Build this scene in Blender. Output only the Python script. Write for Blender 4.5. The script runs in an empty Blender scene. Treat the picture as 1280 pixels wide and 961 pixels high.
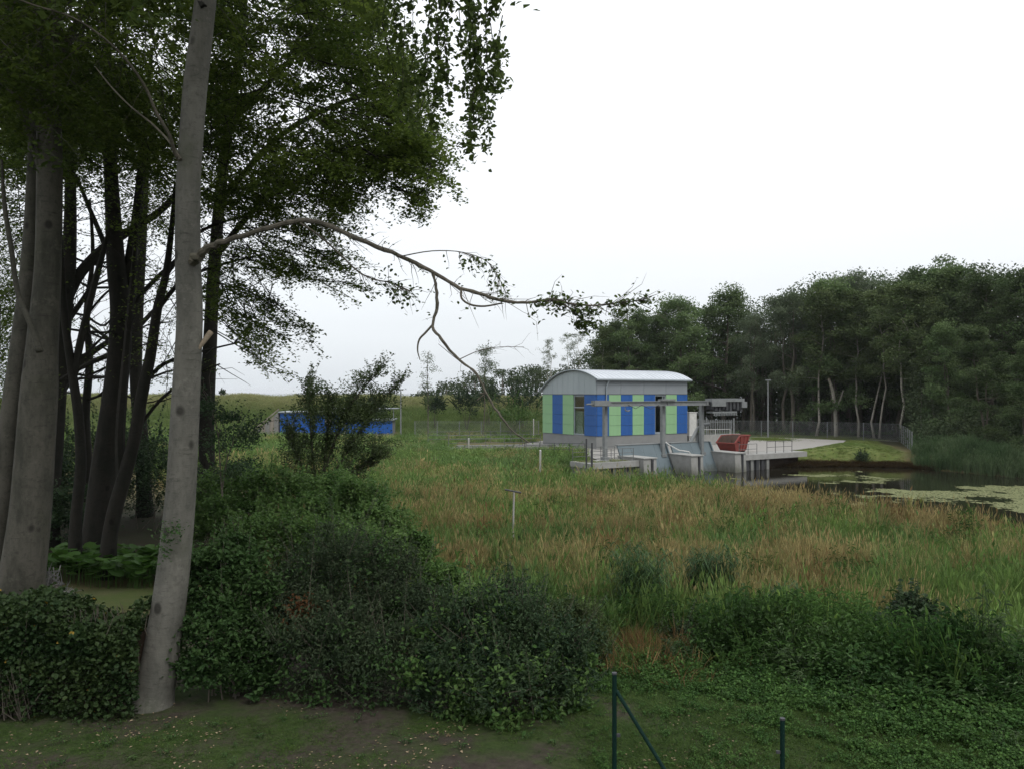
import bpy, math, random
import numpy as np
from mathutils import Vector

# ------------------------------------------------------------------ camera, sky, sun, exposure
scene = bpy.context.scene
C = scene.collection
F = 1000.0                      # focal length in photo pixels (photo 1280 wide)
HZ = 491.0                      # photo row of the horizon
EYE = 5.0                       # camera height above the lawn
cam_data = bpy.data.cameras.new('camera')
cam_data.sensor_width = 36.0
cam_data.lens = 36.0 * F / 1280.0
cam_data.shift_y = (HZ - 480.5) / 1280.0
cam_data.clip_start = 0.1
cam_data.clip_end = 60000
cam = bpy.data.objects.new('camera', cam_data)
cam.location = (0, 0, EYE)
cam.rotation_euler = (math.radians(90), 0, 0)
C.objects.link(cam)
scene.camera = cam

SUN_EL, SUN_AZ = math.radians(52), math.radians(140)
world = bpy.data.worlds.new('World')
scene.world = world
world.use_nodes = True
nt = world.node_tree
nt.nodes.clear()
wo = nt.nodes.new('ShaderNodeOutputWorld')
sky = nt.nodes.new('ShaderNodeTexSky')
sky.sky_type = 'NISHITA'
sky.sun_disc = False
sky.sun_elevation = SUN_EL
sky.sun_rotation = SUN_AZ
sky.dust_density = 4.0
bg1 = nt.nodes.new('ShaderNodeBackground')
bg1.inputs['Strength'].default_value = 0.12
nt.links.new(sky.outputs[0], bg1.inputs['Color'])
# closed cloud layer in front of that sky: paler overhead, a little greyer at the horizon
tc = nt.nodes.new('ShaderNodeTexCoord')
sep = nt.nodes.new('ShaderNodeSeparateXYZ')
nt.links.new(tc.outputs['Generated'], sep.inputs[0])
ramp = nt.nodes.new('ShaderNodeValToRGB')
ramp.color_ramp.elements[0].position = 0.0
ramp.color_ramp.elements[0].color = (0.70, 0.745, 0.785, 1)
ramp.color_ramp.elements[1].position = 1.0
ramp.color_ramp.elements[1].color = (1.5, 1.53, 1.58, 1)
e = ramp.color_ramp.elements.new(0.22)
e.color = (0.96, 0.985, 1.01, 1)
nt.links.new(sep.outputs['Z'], ramp.inputs[0])
mapn = nt.nodes.new('ShaderNodeMapping')
mapn.inputs['Scale'].default_value = (1.2, 1.2, 7.0)
nt.links.new(tc.outputs['Generated'], mapn.inputs[0])
nz = nt.nodes.new('ShaderNodeTexNoise')
nz.inputs['Scale'].default_value = 1.6
nz.inputs['Detail'].default_value = 5
nt.links.new(mapn.outputs[0], nz.inputs['Vector'])
mr = nt.nodes.new('ShaderNodeMapRange')
mr.inputs['To Min'].default_value = 0.93
mr.inputs['To Max'].default_value = 1.07
nt.links.new(nz.outputs[0], mr.inputs['Value'])
mul = nt.nodes.new('ShaderNodeVectorMath')
mul.operation = 'SCALE'
nt.links.new(ramp.outputs[0], mul.inputs[0])
nt.links.new(mr.outputs[0], mul.inputs['Scale'])
bg2 = nt.nodes.new('ShaderNodeBackground')
bg2.inputs['Strength'].default_value = 1.0
nt.links.new(mul.outputs[0], bg2.inputs['Color'])
mixw = nt.nodes.new('ShaderNodeMixShader')
mixw.inputs[0].default_value = 0.9
nt.links.new(bg1.outputs[0], mixw.inputs[1])
nt.links.new(bg2.outputs[0], mixw.inputs[2])
nt.links.new(mixw.outputs[0], wo.inputs[0])

sd = bpy.data.lights.new('sun', 'SUN')
sd.energy = 1.4
sd.angle = math.radians(25)
sd.color = (1.0, 0.97, 0.92)
sun = bpy.data.objects.new('sun', sd)
dirv = Vector((math.sin(SUN_AZ) * math.cos(SUN_EL), math.cos(SUN_AZ) * math.cos(SUN_EL), math.sin(SUN_EL)))
sun.rotation_euler = dirv.to_track_quat('Z', 'Y').to_euler()
C.objects.link(sun)

scene.view_settings.view_transform = 'Standard'
scene.view_settings.look = 'None'
scene.view_settings.exposure = 0.25
scene.view_settings.gamma = 1.0
scene.render.engine = 'CYCLES'
scene.cycles.max_bounces = 6
scene.cycles.diffuse_bounces = 3
scene.cycles.glossy_bounces = 3
scene.cycles.transmission_bounces = 4
scene.cycles.transparent_max_bounces = 6
scene.cycles.use_adaptive_sampling = True
scene.cycles.adaptive_threshold = 0.015

# ------------------------------------------------------------------ helpers
RNG = np.random.default_rng(11)
V3 = lambda *a: np.array(a, float)


def P(px, py, d):
    """A point of the place from its photo pixel and its distance ahead."""
    return np.array(((px - 640.0) * d / F, d, EYE - (py - HZ) * d / F))


def smooth(a, b, x):
    t = np.clip((np.asarray(x, float) - a) / (b - a), 0, 1)
    return t * t * (3 - 2 * t)


def vnoise(x, y, s, seed=0):
    """value noise 0..1 on a lattice of size s"""
    x = np.asarray(x, float) / s + 100.0
    y = np.asarray(y, float) / s + 100.0
    xi, yi = np.floor(x).astype(np.int64), np.floor(y).astype(np.int64)
    fx, fy = x - xi, y - yi
    fx, fy = fx * fx * (3 - 2 * fx), fy * fy * (3 - 2 * fy)

    def h(a, b):
        n = (a * 374761393 + b * 668265263 + seed * 362437) & 0x7fffffff
        n = ((n ^ (n >> 13)) * 1274126177) & 0x7fffffff
        return ((n ^ (n >> 16)) & 0xffff) / 65535.0
    return (h(xi, yi) * (1 - fx) + h(xi + 1, yi) * fx) * (1 - fy) + (h(xi, yi + 1) * (1 - fx) + h(xi + 1, yi + 1) * fx) * fy


def in_poly(x, y, poly):
    x, y = np.asarray(x, float), np.asarray(y, float)
    ins = np.zeros(x.shape, bool)
    n = len(poly)
    for i in range(n):
        x0, y0 = poly[i]
        x1, y1 = poly[(i + 1) % n]
        if y0 == y1:
            continue
        c = ((y0 > y) != (y1 > y)) & (x < (x1 - x0) * (y - y0) / (y1 - y0) + x0)
        ins ^= c
    return ins


def dist_poly(x, y, poly):
    x, y = np.asarray(x, float), np.asarray(y, float)
    best = np.full(x.shape, 1e9)
    n = len(poly)
    for i in range(n):
        x0, y0 = poly[i]
        x1, y1 = poly[(i + 1) % n]
        dx, dy = x1 - x0, y1 - y0
        t = np.clip(((x - x0) * dx + (y - y0) * dy) / (dx * dx + dy * dy), 0, 1)
        best = np.minimum(best, np.hypot(x - x0 - t * dx, y - y0 - t * dy))
    return best


POND = [(1, 59), (8, 60), (12.4, 55.5), (16.4, 45.5), (21.3, 34.6), (28, 27), (62, 16), (90, 45), (52, 55), (43.5, 65.5),
        (40.5, 73), (38.6, 77.5), (32, 79), (26, 78.3), (21, 76.5), (15.5, 73.2), (10.8, 70.3), (5.5, 67.0), (1, 63)]
YARD_Z = -0.72
WATER_Z = -2.2
BANK = [(22.0, 76.5), (26, 78.5), (38.6, 77.5), (41, 86), (44, 96), (34, 102), (28, 90)]


def ground_z(x, y):
    x, y = np.asarray(x, float), np.asarray(y, float)
    zl = np.interp(y, [-50, 14, 20, 26, 60, 110, 400], [0, 0, -.15, -.2, -.4, -.6, -.6])
    zm = np.interp(y, [-50, 12.5, 18, 26, 34, 60, 66, 74, 110, 400], [0, 0, -.45, -1.0, -1.3, -1.5, -1.2, -.8, -.75, -.6])
    t = smooth(-.33, -.12, x / np.maximum(y, 5))
    z = zl * (1 - t) + zm * t
    z = z + (vnoise(x, y, 2.7, 3) - .5) * .16 * smooth(6, 14, y) + (vnoise(x, y, .8, 4) - .5) * .05
    # sea dike with grass
    yd = y + x * .03
    dk = smooth(112, 137, yd) * (1 - smooth(147, 178, yd)) * (1 - smooth(14, 30, x))
    z = z + dk * (4.4 + (vnoise(x, y, 6, 5) - .5) * .5 + (vnoise(x, y, 2, 6) - .5) * .2)
    z = z - smooth(172, 200, yd) * 5
    # pump house yard is level, the green bank swells a little
    din = dist_poly(x, y, POND)
    inside = in_poly(x, y, POND)
    sw = in_poly(x, y, BANK)
    z = np.where(sw, z + .45 * smooth(0, 5, dist_poly(x, y, BANK)), z)
    yard = smooth(1.5, 0, np.where(in_poly(x, y, YARD), 0, dist_poly(x, y, YARD)))
    z = z * (1 - yard) + (YARD_Z - .06) * yard
    wide = np.where(y > 64, 2.2, 3.5)
    edge = np.where(inside, WATER_Z - .05 - smooth(0, 2, din), WATER_Z - .02 + np.maximum(z - WATER_Z, 0) * smooth(0, wide, din))
    z = np.where(inside | (din < 3.5), edge, z)
    return z


YARD = [(7.4, 69.2), (9.0, 67.6), (15, 73.8), (21, 77.3), (26.5, 79.6), (30.5, 82.5), (36, 88), (40.5, 97), (37, 101), (33, 104),
        (20, 106), (10, 104), (3.5, 96), (1.5, 91), (6.6, 83), (7.6, 80), (6.8, 74)]


class MB:
    """Collects shapes into one mesh."""

    def __init__(s):
        s.v, s.q, s.t, s.n, s.at = [], [], [], 0, []

    def add(s, V, Q=None, T=None, tint=None):
        V = np.asarray(V, float).reshape(-1, 3)
        s.v.append(V)
        if Q is not None and len(Q):
            s.q.append(np.asarray(Q, np.int64) + s.n)
        if T is not None and len(T):
            s.t.append(np.asarray(T, np.int64) + s.n)
        s.at.append(np.full(len(V), .5) if tint is None else np.broadcast_to(tint, (len(V),)))
        s.n += len(V)
        return s

    def box(s, x0, x1, y0, y1, z0, z1):
        V = [(x, y, z) for z in (z0, z1) for x, y in ((x0, y0), (x1, y0), (x1, y1), (x0, y1))]
        return s.add(V, [(3, 2, 1, 0), (4, 5, 6, 7), (0, 1, 5, 4), (1, 2, 6, 5), (2, 3, 7, 6), (3, 0, 4, 7)])

    def hexa(s, V):
        """eight corners: four below, four above"""
        return s.add(V, [(3, 2, 1, 0), (4, 5, 6, 7), (0, 1, 5, 4), (1, 2, 6, 5), (2, 3, 7, 6), (3, 0, 4, 7)])

    def tube(s, pts, rad, n=6, tint=None, caps=True):
        pts = np.asarray(pts, float)
        k = len(pts)
        rad = np.broadcast_to(np.asarray(rad, float), (k,))
        tan = np.gradient(pts, axis=0)
        tan /= np.linalg.norm(tan, axis=1)[:, None] + 1e-9
        ref = V3(0, 0, 1) if abs(tan[0, 2]) < .8 else V3(1, 0, 0)
        a = np.cross(tan[0], ref)
        a /= np.linalg.norm(a)
        ang = np.arange(n) * 2 * math.pi / n
        rings = []
        for i in range(k):
            a = a - tan[i] * np.dot(a, tan[i])
            a /= np.linalg.norm(a) + 1e-9
            b = np.cross(tan[i], a)
            rings.append(pts[i] + rad[i] * (np.cos(ang)[:, None] * a + np.sin(ang)[:, None] * b))
        V = np.concatenate(rings)
        j = np.arange(n)
        Q = np.concatenate([np.stack([i * n + j, i * n + (j + 1) % n, (i + 1) * n + (j + 1) % n, (i + 1) * n + j], 1) for i in range(k - 1)])
        T = []
        if caps:
            V = np.concatenate([V, pts[:1], pts[-1:]])
            T = [(k * n, (i + 1) % n, i) for i in range(n)] + [(k * n + 1, (k - 1) * n + i, (k - 1) * n + (i + 1) % n) for i in range(n)]
        return s.add(V, Q, T, tint)

    def leaves(s, Cn, size, rng, asp=.6, flat=.4, tint=None, axis=None, fine=False):
        Cn = np.asarray(Cn, float)
        N = len(Cn)
        if not N:
            return s
        size = np.broadcast_to(np.asarray(size, float), (N,))[:, None] * rng.uniform(.7, 1.25, (N, 1))
        n = rng.normal(size=(N, 3))
        n /= np.linalg.norm(n, axis=1)[:, None]
        n[:, 2] = np.abs(n[:, 2])
        n = n * (1 - flat) + V3(0, 0, 1) * flat
        n /= np.linalg.norm(n, axis=1)[:, None]
        r = rng.normal(size=(N, 3)) if axis is None else np.broadcast_to(axis, (N, 3)) + rng.normal(size=(N, 3)) * .4
        t = np.cross(n, r) if axis is None else r - n * np.sum(n * r, 1)[:, None]
        t /= np.linalg.norm(t, axis=1)[:, None] + 1e-9
        b = np.cross(n, t)
        if fine:
            dz, fo = V3(0, 0, 1) * size, n * size * .09
            V = np.stack([Cn - t * size * .5, Cn - t * size * .16 + b * size * asp * .5 + fo, Cn + t * size * .2 + b * size * asp * .42 + fo - dz * .03, Cn + t * size * .5 - dz * .12,
                          Cn + t * size * .2 - b * size * asp * .42 + fo - dz * .03, Cn - t * size * .16 - b * size * asp * .5 + fo], 1).reshape(-1, 3)
            ti = np.full(N, .5) if tint is None else np.broadcast_to(tint, (N,))
            if tint is None:
                ti = rng.uniform(0, 1, N)
            ti = np.repeat(np.clip(ti + rng.normal(0, .12, N), 0, 1), 6)
            k6 = np.arange(N)[:, None] * 6
            return s.add(V, np.concatenate([k6 + np.array([0, 1, 2, 3]), k6 + np.array([0, 3, 4, 5])]), None, ti)
        V = np.stack([Cn - t * size * .5, Cn + b * size * asp * .5 + n * size * .07, Cn + t * size * .5 - V3(0, 0, 1) * size * .1,
                      Cn - b * size * asp * .5 + n * size * .07], 1).reshape(-1, 3)
        if tint is None:
            tint = rng.uniform(0, 1, N)
        tint = np.repeat(np.clip(np.broadcast_to(tint, (N,)) + rng.normal(0, .12, N), 0, 1), 4)
        return s.add(V, np.arange(4 * N).reshape(-1, 4), None, tint)

    def mesh(s, name, mat, off=None, smooth_=False):
        V = np.concatenate(s.v) if s.v else np.zeros((0, 3))
        if off is not None:
            V = V - np.asarray(off)
        q = np.concatenate(s.q) if s.q else np.zeros((0, 4), np.int64)
        t = np.concatenate(s.t) if s.t else np.zeros((0, 3), np.int64)
        m = bpy.data.meshes.new(name)
        m.vertices.add(len(V))
        m.vertices.foreach_set('co', V.astype(np.float32).ravel())
        loops = np.concatenate([q.ravel(), t.ravel()])
        m.loops.add(len(loops))
        m.loops.foreach_set('vertex_index', loops.astype(np.int32))
        nf = len(q) + len(t)
        m.polygons.add(nf)
        st = np.concatenate([np.arange(len(q)) * 4, len(q) * 4 + np.arange(len(t)) * 3]).astype(np.int32)
        m.polygons.foreach_set('loop_start', st)
        m.polygons.foreach_set('use_smooth', np.full(nf, bool(smooth_)))
        at = m.attributes.new('tint', 'FLOAT', 'POINT')
        at.data.foreach_set('value', np.concatenate(s.at).astype(np.float32) if s.at else [])
        m.update(calc_edges=True)
        m.validate()
        if mat is not None:
            m.materials.append(mat)
        return m

    def build(s, name, mat, parent=None, world=False, smooth_=False):
        off = None
        if world and parent is not None:
            off, q = np.zeros(3), parent
            while q is not None:
                off, q = off + np.array(q.location), q.parent
        o = bpy.data.objects.new(name, s.mesh(name, mat, off, smooth_))
        C.objects.link(o)
        if parent is not None:
            o.parent = parent
        return o


def put(name, mesh, parent, loc=(0, 0, 0)):
    o = bpy.data.objects.new(name, mesh)
    o.location = loc
    C.objects.link(o)
    o.parent = parent
    return o


def thing(name, label, cat, loc=(0, 0, 0), rz=0, group=None):
    o = bpy.data.objects.new(name, None)
    o.empty_display_size = .3
    o.location = [float(a) for a in loc]
    o.rotation_euler = (0, 0, rz)
    o['label'] = label
    o['category'] = cat
    if group:
        o['group'] = group
    C.objects.link(o)
    return o


def tag(o, label, cat=None, kind=None, group=None):
    o['label'] = label
    if cat:
        o['category'] = cat
    if kind:
        o['kind'] = kind
    if group:
        o['group'] = group
    return o


def copy_thing(src, loc, rz, sc, label):
    o = src.copy()
    C.objects.link(o)
    o.location = [float(a) for a in loc]
    o.rotation_euler = (0, 0, rz)
    o.scale = sc
    o['label'] = label
    for ch in list(src.children):
        c = ch.copy()
        C.objects.link(c)
        c.parent = o
        for g in ch.children:
            k = g.copy()
            C.objects.link(k)
            k.parent = c
    return o


# ------------------------------------------------------------------ materials
def newmat(name):
    m = bpy.data.materials.new(name)
    m.use_nodes = True
    n = m.node_tree
    n.nodes.clear()
    out = n.nodes.new('ShaderNodeOutputMaterial')
    return m, n, out


def node(n, kind, **kw):
    x = n.nodes.new(kind)
    for k, v in kw.items():
        setattr(x, k, v)
    return x


def rgb(c):
    return (c[0], c[1], c[2], 1.0)


def noise(n, scale, detail=4, rough=.6, vec=None, stretch=None):
    tcn = node(n, 'ShaderNodeTexCoord')
    src = tcn.outputs['Object']
    if stretch:
        mp = node(n, 'ShaderNodeMapping')
        mp.inputs['Scale'].default_value = stretch
        n.links.new(src, mp.inputs[0])
        src = mp.outputs[0]
    t = node(n, 'ShaderNodeTexNoise')
    t.inputs['Scale'].default_value = scale
    t.inputs['Detail'].default_value = detail
    t.inputs['Roughness'].default_value = rough
    n.links.new(src, t.inputs['Vector'])
    return t.outputs[0]


def mixc(n, fac, a, b):
    m = node(n, 'ShaderNodeMix', data_type='RGBA')
    if isinstance(fac, (int, float)):
        m.inputs[0].default_value = fac
    else:
        n.links.new(fac, m.inputs[0])
    for i, v in ((6, a), (7, b)):
        if isinstance(v, tuple):
            m.inputs[i].default_value = rgb(v)
        else:
            n.links.new(v, m.inputs[i])
    return m.outputs[2]


def remap(n, v, a, b, c=0, d=1):
    m = node(n, 'ShaderNodeMapRange')
    for k, x in (('From Min', a), ('From Max', b), ('To Min', c), ('To Max', d)):
        m.inputs[k].default_value = x
    n.links.new(v, m.inputs['Value'])
    return m.outputs[0]


def solid(name, col, col2=None, rough=.7, scale=3.0, metal=0.0, bump=0.0, stretch=None, spec=.3):
    m, n, out = newmat(name)
    p = node(n, 'ShaderNodeBsdfPrincipled')
    p.inputs['Roughness'].default_value = rough
    p.inputs['Metallic'].default_value = metal
    p.inputs['Specular IOR Level'].default_value = spec
    if col2 is None:
        col2 = tuple(c * .75 for c in col)
    f = noise(n, scale, 5, .65, stretch=stretch)
    n.links.new(mixc(n, remap(n, f, .3, .7), col, col2), p.inputs['Base Color'])
    if bump:
        b = node(n, 'ShaderNodeBump')
        b.inputs['Strength'].default_value = bump
        b.inputs['Distance'].default_value = .03
        n.links.new(noise(n, scale * 6, 5, .6, stretch=stretch), b.inputs['Height'])
        n.links.new(b.outputs[0], p.inputs['Normal'])
    n.links.new(p.outputs[0], out.inputs[0])
    return m


def leafmat(name, ca, cb, trans=.35, rough=.55, vary=.25, spec=.10, instcol=False, cc=None, gloss=True):
    m, n, out = newmat(name)
    at = node(n, 'ShaderNodeAttribute', attribute_name='tint')
    col = mixc(n, at.outputs['Fac'], ca, cb)
    if cc is not None:
        g = node(n, 'ShaderNodeMath', operation='GREATER_THAN')
        n.links.new(at.outputs['Fac'], g.inputs[0])
        g.inputs[1].default_value = .995
        col = mixc(n, g.outputs[0], col, cc)
    if instcol:
        ia = node(n, 'ShaderNodeAttribute', attribute_name='col', attribute_type='INSTANCER')
        mm = node(n, 'ShaderNodeMix', data_type='RGBA', blend_type='MULTIPLY')
        mm.inputs[0].default_value = 1
        n.links.new(col, mm.inputs[6])
        n.links.new(ia.outputs['Color'], mm.inputs[7])
        col = mm.outputs[2]
    elif vary:
        oi = node(n, 'ShaderNodeObjectInfo')
        hs = node(n, 'ShaderNodeHueSaturation')
        n.links.new(remap(n, oi.outputs['Random'], 0, 1, 1 - vary, 1 + vary), hs.inputs['Value'])
        n.links.new(col, hs.inputs['Color'])
        col = hs.outputs[0]
    d = node(n, 'ShaderNodeBsdfPrincipled')
    d.inputs['Roughness'].default_value = rough
    d.inputs['Specular IOR Level'].default_value = spec
    n.links.new(col, d.inputs['Base Color'])
    t = node(n, 'ShaderNodeBsdfTranslucent')
    tc2 = node(n, 'ShaderNodeHueSaturation')
    tc2.inputs['Saturation'].default_value = 1.05
    tc2.inputs['Value'].default_value = 1.2
    n.links.new(col, tc2.inputs['Color'])
    n.links.new(tc2.outputs[0], t.inputs['Color'])
    mx = node(n, 'ShaderNodeMixShader')
    mx.inputs[0].default_value = trans
    n.links.new(d.outputs[0], mx.inputs[1])
    n.links.new(t.outputs[0], mx.inputs[2])
    n.links.new(mx.outputs[0], out.inputs[0])
    return m


def barkmat(name, a, b, dark, scale=2.0, marks=True):
    m, n, out = newmat(name)
    p = node(n, 'ShaderNodeBsdfPrincipled')
    p.inputs['Roughness'].default_value = .85
    p.inputs['Specular IOR Level'].default_value = .15
    f = noise(n, scale, 6, .7, stretch=(1, 1, .35))
    col = mixc(n, remap(n, f, .40, .60), a, b)
    fl = noise(n, scale * 1.1, 5, .75)
    col = mixc(n, remap(n, fl, .58, .68, 0, .45), col, tuple(min(1, c * 1.45) for c in a))
    f2 = noise(n, scale * 1.5, 6, .75, stretch=(.7, .7, 4.0))
    if marks:
        col = mixc(n, remap(n, f2, .57, .72, 0, .8), col, dark)
    if marks:
        tcv = node(n, 'ShaderNodeTexCoord')
        mpv = node(n, 'ShaderNodeMapping')
        mpv.inputs['Scale'].default_value = (1, 1, .75)
        n.links.new(tcv.outputs['Object'], mpv.inputs[0])
        vo = node(n, 'ShaderNodeTexVoronoi')
        vo.inputs['Scale'].default_value = 1.9
        n.links.new(mpv.outputs[0], vo.inputs['Vector'])
        col = mixc(n, remap(n, vo.outputs['Distance'], .10, .17, .9, 0), col, dark)
        f4 = noise(n, scale * 5, 6, .75)
        col = mixc(n, remap(n, f4, .52, .68, 0, .55), col, tuple(c * .55 for c in b))
    f3 = noise(n, scale * .45, 3, .6)
    col = mixc(n, remap(n, f3, .55, .8, 0, .55), col, tuple(c * k for c, k in zip(b, (.7, .85, .55))))
    bp = node(n, 'ShaderNodeBump')
    bp.inputs['Strength'].default_value = .45
    bp.inputs['Distance'].default_value = .03
    n.links.new(f2, bp.inputs['Height'])
    n.links.new(bp.outputs[0], p.inputs['Normal'])
    n.links.new(col, p.inputs['Base Color'])
    n.links.new(p.outputs[0], out.inputs[0])
    return m


M = {}
M['bark'] = barkmat('beech bark', (.122, .118, .102), (.078, .077, .066), (.026, .025, .021), 2.2)
M['bark_twin'] = barkmat('weathered beech bark', (.085, .080, .065), (.046, .046, .036), (.022, .021, .018), 2.4)
M['bark_dark'] = barkmat('shaded wood bark', (.022, .020, .016), (.014, .014, .011), (.008, .007, .006), 2.2)  # one even near-black tone for wet bark
M['bark_wood'] = barkmat('oak bark', (.12, .105, .085), (.075, .068, .052), (.04, .035, .03), 1.5)
M['bark_birch'] = barkmat('birch bark', (.30, .28, .24), (.2, .185, .15), (.06, .055, .05), 1.4)
M['twig'] = solid('twig bark', (.10, .085, .065), (.055, .048, .04), .85, 4)
M['branch'] = barkmat('bare branch bark', (.12, .108, .085), (.07, .064, .05), (.05, .045, .035), 5)
M['cut'] = solid('cut wood', (.26, .21, .15), (.16, .13, .095), .8, 20)
M['beech_leaf'] = leafmat('beech leaf', (.044, .070, .017), (.108, .148, .032), .5, .5, .12)
M['beech_leaf_near'] = leafmat('near beech leaf', (.038, .060, .018), (.080, .112, .030), .45, .5, 0)
M['oak_leaf'] = leafmat('oak leaf', (.054, .090, .034), (.110, .152, .064), .34, .6, .42)
M['willow_leaf'] = leafmat('willow leaf', (.07, .10, .058), (.125, .155, .092), .25, .6, .12)
M['birch_leaf'] = leafmat('birch leaf', (.050, .078, .030), (.098, .126, .052), .3, .6, .2)
M['far_leaf'] = leafmat('far wood leaf', (.036, .056, .027), (.07, .092, .045), .25, .7, .15)
M['shrub_grey'] = leafmat('grey willow shrub leaf', (.022, .038, .019), (.056, .078, .040), .25, .6, .1)
M['shrub_dark'] = leafmat('dark shrub leaf', (.016, .034, .017), (.046, .074, .033), .25, .55, .1)
M['shrub_green'] = leafmat('green shrub leaf', (.026, .056, .018), (.054, .100, .032), .35, .55, .1)
M['bramble'] = leafmat('bramble leaf', (.046, .098, .026), (.102, .168, .05), .4, .5, .15)
M['hedge'] = leafmat('ivy leaf', (.016, .034, .012), (.046, .070, .024), .25, .5, 0, cc=(.22, .15, .025))
M['dead_leaf'] = leafmat('dead leaf', (.07, .034, .016), (.12, .06, .026), .2, .7, 0)
M['sapling'] = leafmat('sapling leaf', (.034, .056, .020), (.072, .100, .038), .3, .55, .15)
M['blade'] = leafmat('grass blade', (.62, .62, .62), (1.3, 1.3, 1.25), .3, .6, 0, instcol=True, spec=.08)
M['weed'] = leafmat('weed leaf', (.65, .65, .65), (1.25, 1.25, 1.2), .35, .5, 0, instcol=True)
M['reed'] = leafmat('reed leaf', (.024, .055, .020), (.060, .105, .040), .3, .5, .1)
M['butterbur'] = leafmat('butterbur leaf', (.034, .080, .016), (.060, .12, .026), .35, .5, 0)
M['litter'] = leafmat('fallen leaf', (.10, .07, .04), (.32, .25, .17), .1, .7, 0)
M['concrete'] = solid('concrete', (.29, .29, .275), (.20, .20, .188), .85, 1.2, bump=.15)
M['concrete_dark'] = solid('damp concrete', (.20, .20, .19), (.12, .125, .12), .8, 1.5, bump=.15)
M['plinth'] = solid('grey plinth render', (.20, .205, .20), (.165, .17, .17), .85, .8)
M['plinth_dark'] = solid('old dark concrete', (.13, .13, .125), (.09, .09, .086), .9, 1.5)
M['screen'] = solid('blue grey coated steel', (.105, .135, .148), (.085, .112, .125), .55, .5, stretch=(1, 1, .3))
M['galv'] = solid('galvanised steel', (.20, .21, .21), (.14, .15, .15), .6, 3, metal=.15)
M['rail_grey'] = solid('dull grey railing steel', (.12, .125, .125), (.08, .085, .085), .65, 3)
M['dark_steel'] = solid('dark steel', (.05, .052, .055), (.035, .036, .04), .6, 3)
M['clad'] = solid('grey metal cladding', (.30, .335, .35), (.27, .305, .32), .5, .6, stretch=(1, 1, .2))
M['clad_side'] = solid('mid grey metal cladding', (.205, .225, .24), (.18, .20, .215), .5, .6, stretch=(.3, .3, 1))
M['roof'] = solid('pale metal roof', (.43, .46, .49), (.35, .38, .41), .4, .7, spec=.5)
M['trim'] = solid('grey verge trim', (.24, .27, .29), (.2, .23, .25), .5, 2)
M['green'] = solid('light green panel', (.225, .385, .21), (.19, .34, .18), .55, .9, stretch=(1.5, 1.5, .25))
M['blue'] = solid('blue panel', (.022, .092, .285), (.015, .070, .235), .55, .9, stretch=(1.5, 1.5, .25))
M['blue_old'] = solid('blue coated sheet', (.012, .085, .33), (.01, .07, .27), .5, 1.0)
M['red'] = solid('red skip paint', (.205, .036, .032), (.13, .038, .028), .7, 3.0)
M['rust'] = solid('rusty skip inside', (.09, .055, .04), (.05, .035, .03), .8, 3)  # darker brown for the inner faces of the skip
M['white'] = solid('white paint', (.5, .5, .48), (.38, .38, .36), .6, 4)
M['post_green'] = solid('green plastic coated post', (.005, .020, .015), (.004, .015, .012), .7, 6, spec=.08)
M['soil_dark'] = solid('dark bank soil', (.045, .03, .02), (.025, .018, .013), .9, 3, bump=.4)
M['stone'] = solid('grey stone', (.2, .2, .19), (.12, .12, .112), .9, 4, bump=.2)
M['wood_pale'] = solid('weathered wood', (.22, .20, .17), (.14, .125, .1), .85, 5, stretch=(1, 1, .1))
M['grey_net'] = solid('grey dry twigs', (.20, .20, .19), (.10, .10, .095), .85, 5)
M['cabinet_grey'] = solid('bleached wood', (.36, .35, .33), (.24, .23, .215), .8, 6, stretch=(1, 1, .15))
M['cabinet'] = solid('pale cabinet', (.62, .62, .6), (.52, .52, .5), .6, 2)


def stained(m, z0, z1, col):
    n = m.node_tree
    p = [x for x in n.nodes if x.type == 'BSDF_PRINCIPLED'][0]
    src = p.inputs['Base Color'].links[0].from_socket
    g = node(n, 'ShaderNodeNewGeometry')
    s_ = node(n, 'ShaderNodeSeparateXYZ')
    n.links.new(g.outputs['Position'], s_.inputs[0])
    ad = node(n, 'ShaderNodeMath', operation='ADD')
    n.links.new(s_.outputs['Z'], ad.inputs[0])
    n.links.new(remap(n, noise(n, 2.2, 5, .7, stretch=(1, 1, .3)), .3, .7, -.35, .35), ad.inputs[1])
    n.links.new(mixc(n, remap(n, ad.outputs[0], z0, z1, .8, 0), src, col), p.inputs['Base Color'])


stained(M['concrete'], -2.15, -1.35, (.07, .072, .05))
stained(M['screen'], -2.1, -1.5, (.05, .055, .045))


def glassmat():
    m, n, out = newmat('window glass')
    fr = node(n, 'ShaderNodeLayerWeight')
    fr.inputs['Blend'].default_value = .5
    g = node(n, 'ShaderNodeBsdfGlossy')
    g.inputs['Roughness'].default_value = .02
    t = node(n, 'ShaderNodeBsdfTransparent')
    t.inputs['Color'].default_value = (.75, .8, .78, 1)
    mx = node(n, 'ShaderNodeMixShader')
    n.links.new(remap(n, fr.outputs['Facing'], .3, 1, .05, .9), mx.inputs[0])
    n.links.new(t.outputs[0], mx.inputs[1])
    n.links.new(g.outputs[0], mx.inputs[2])
    n.links.new(mx.outputs[0], out.inputs[0])
    return m


M['glass'] = glassmat()


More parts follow.
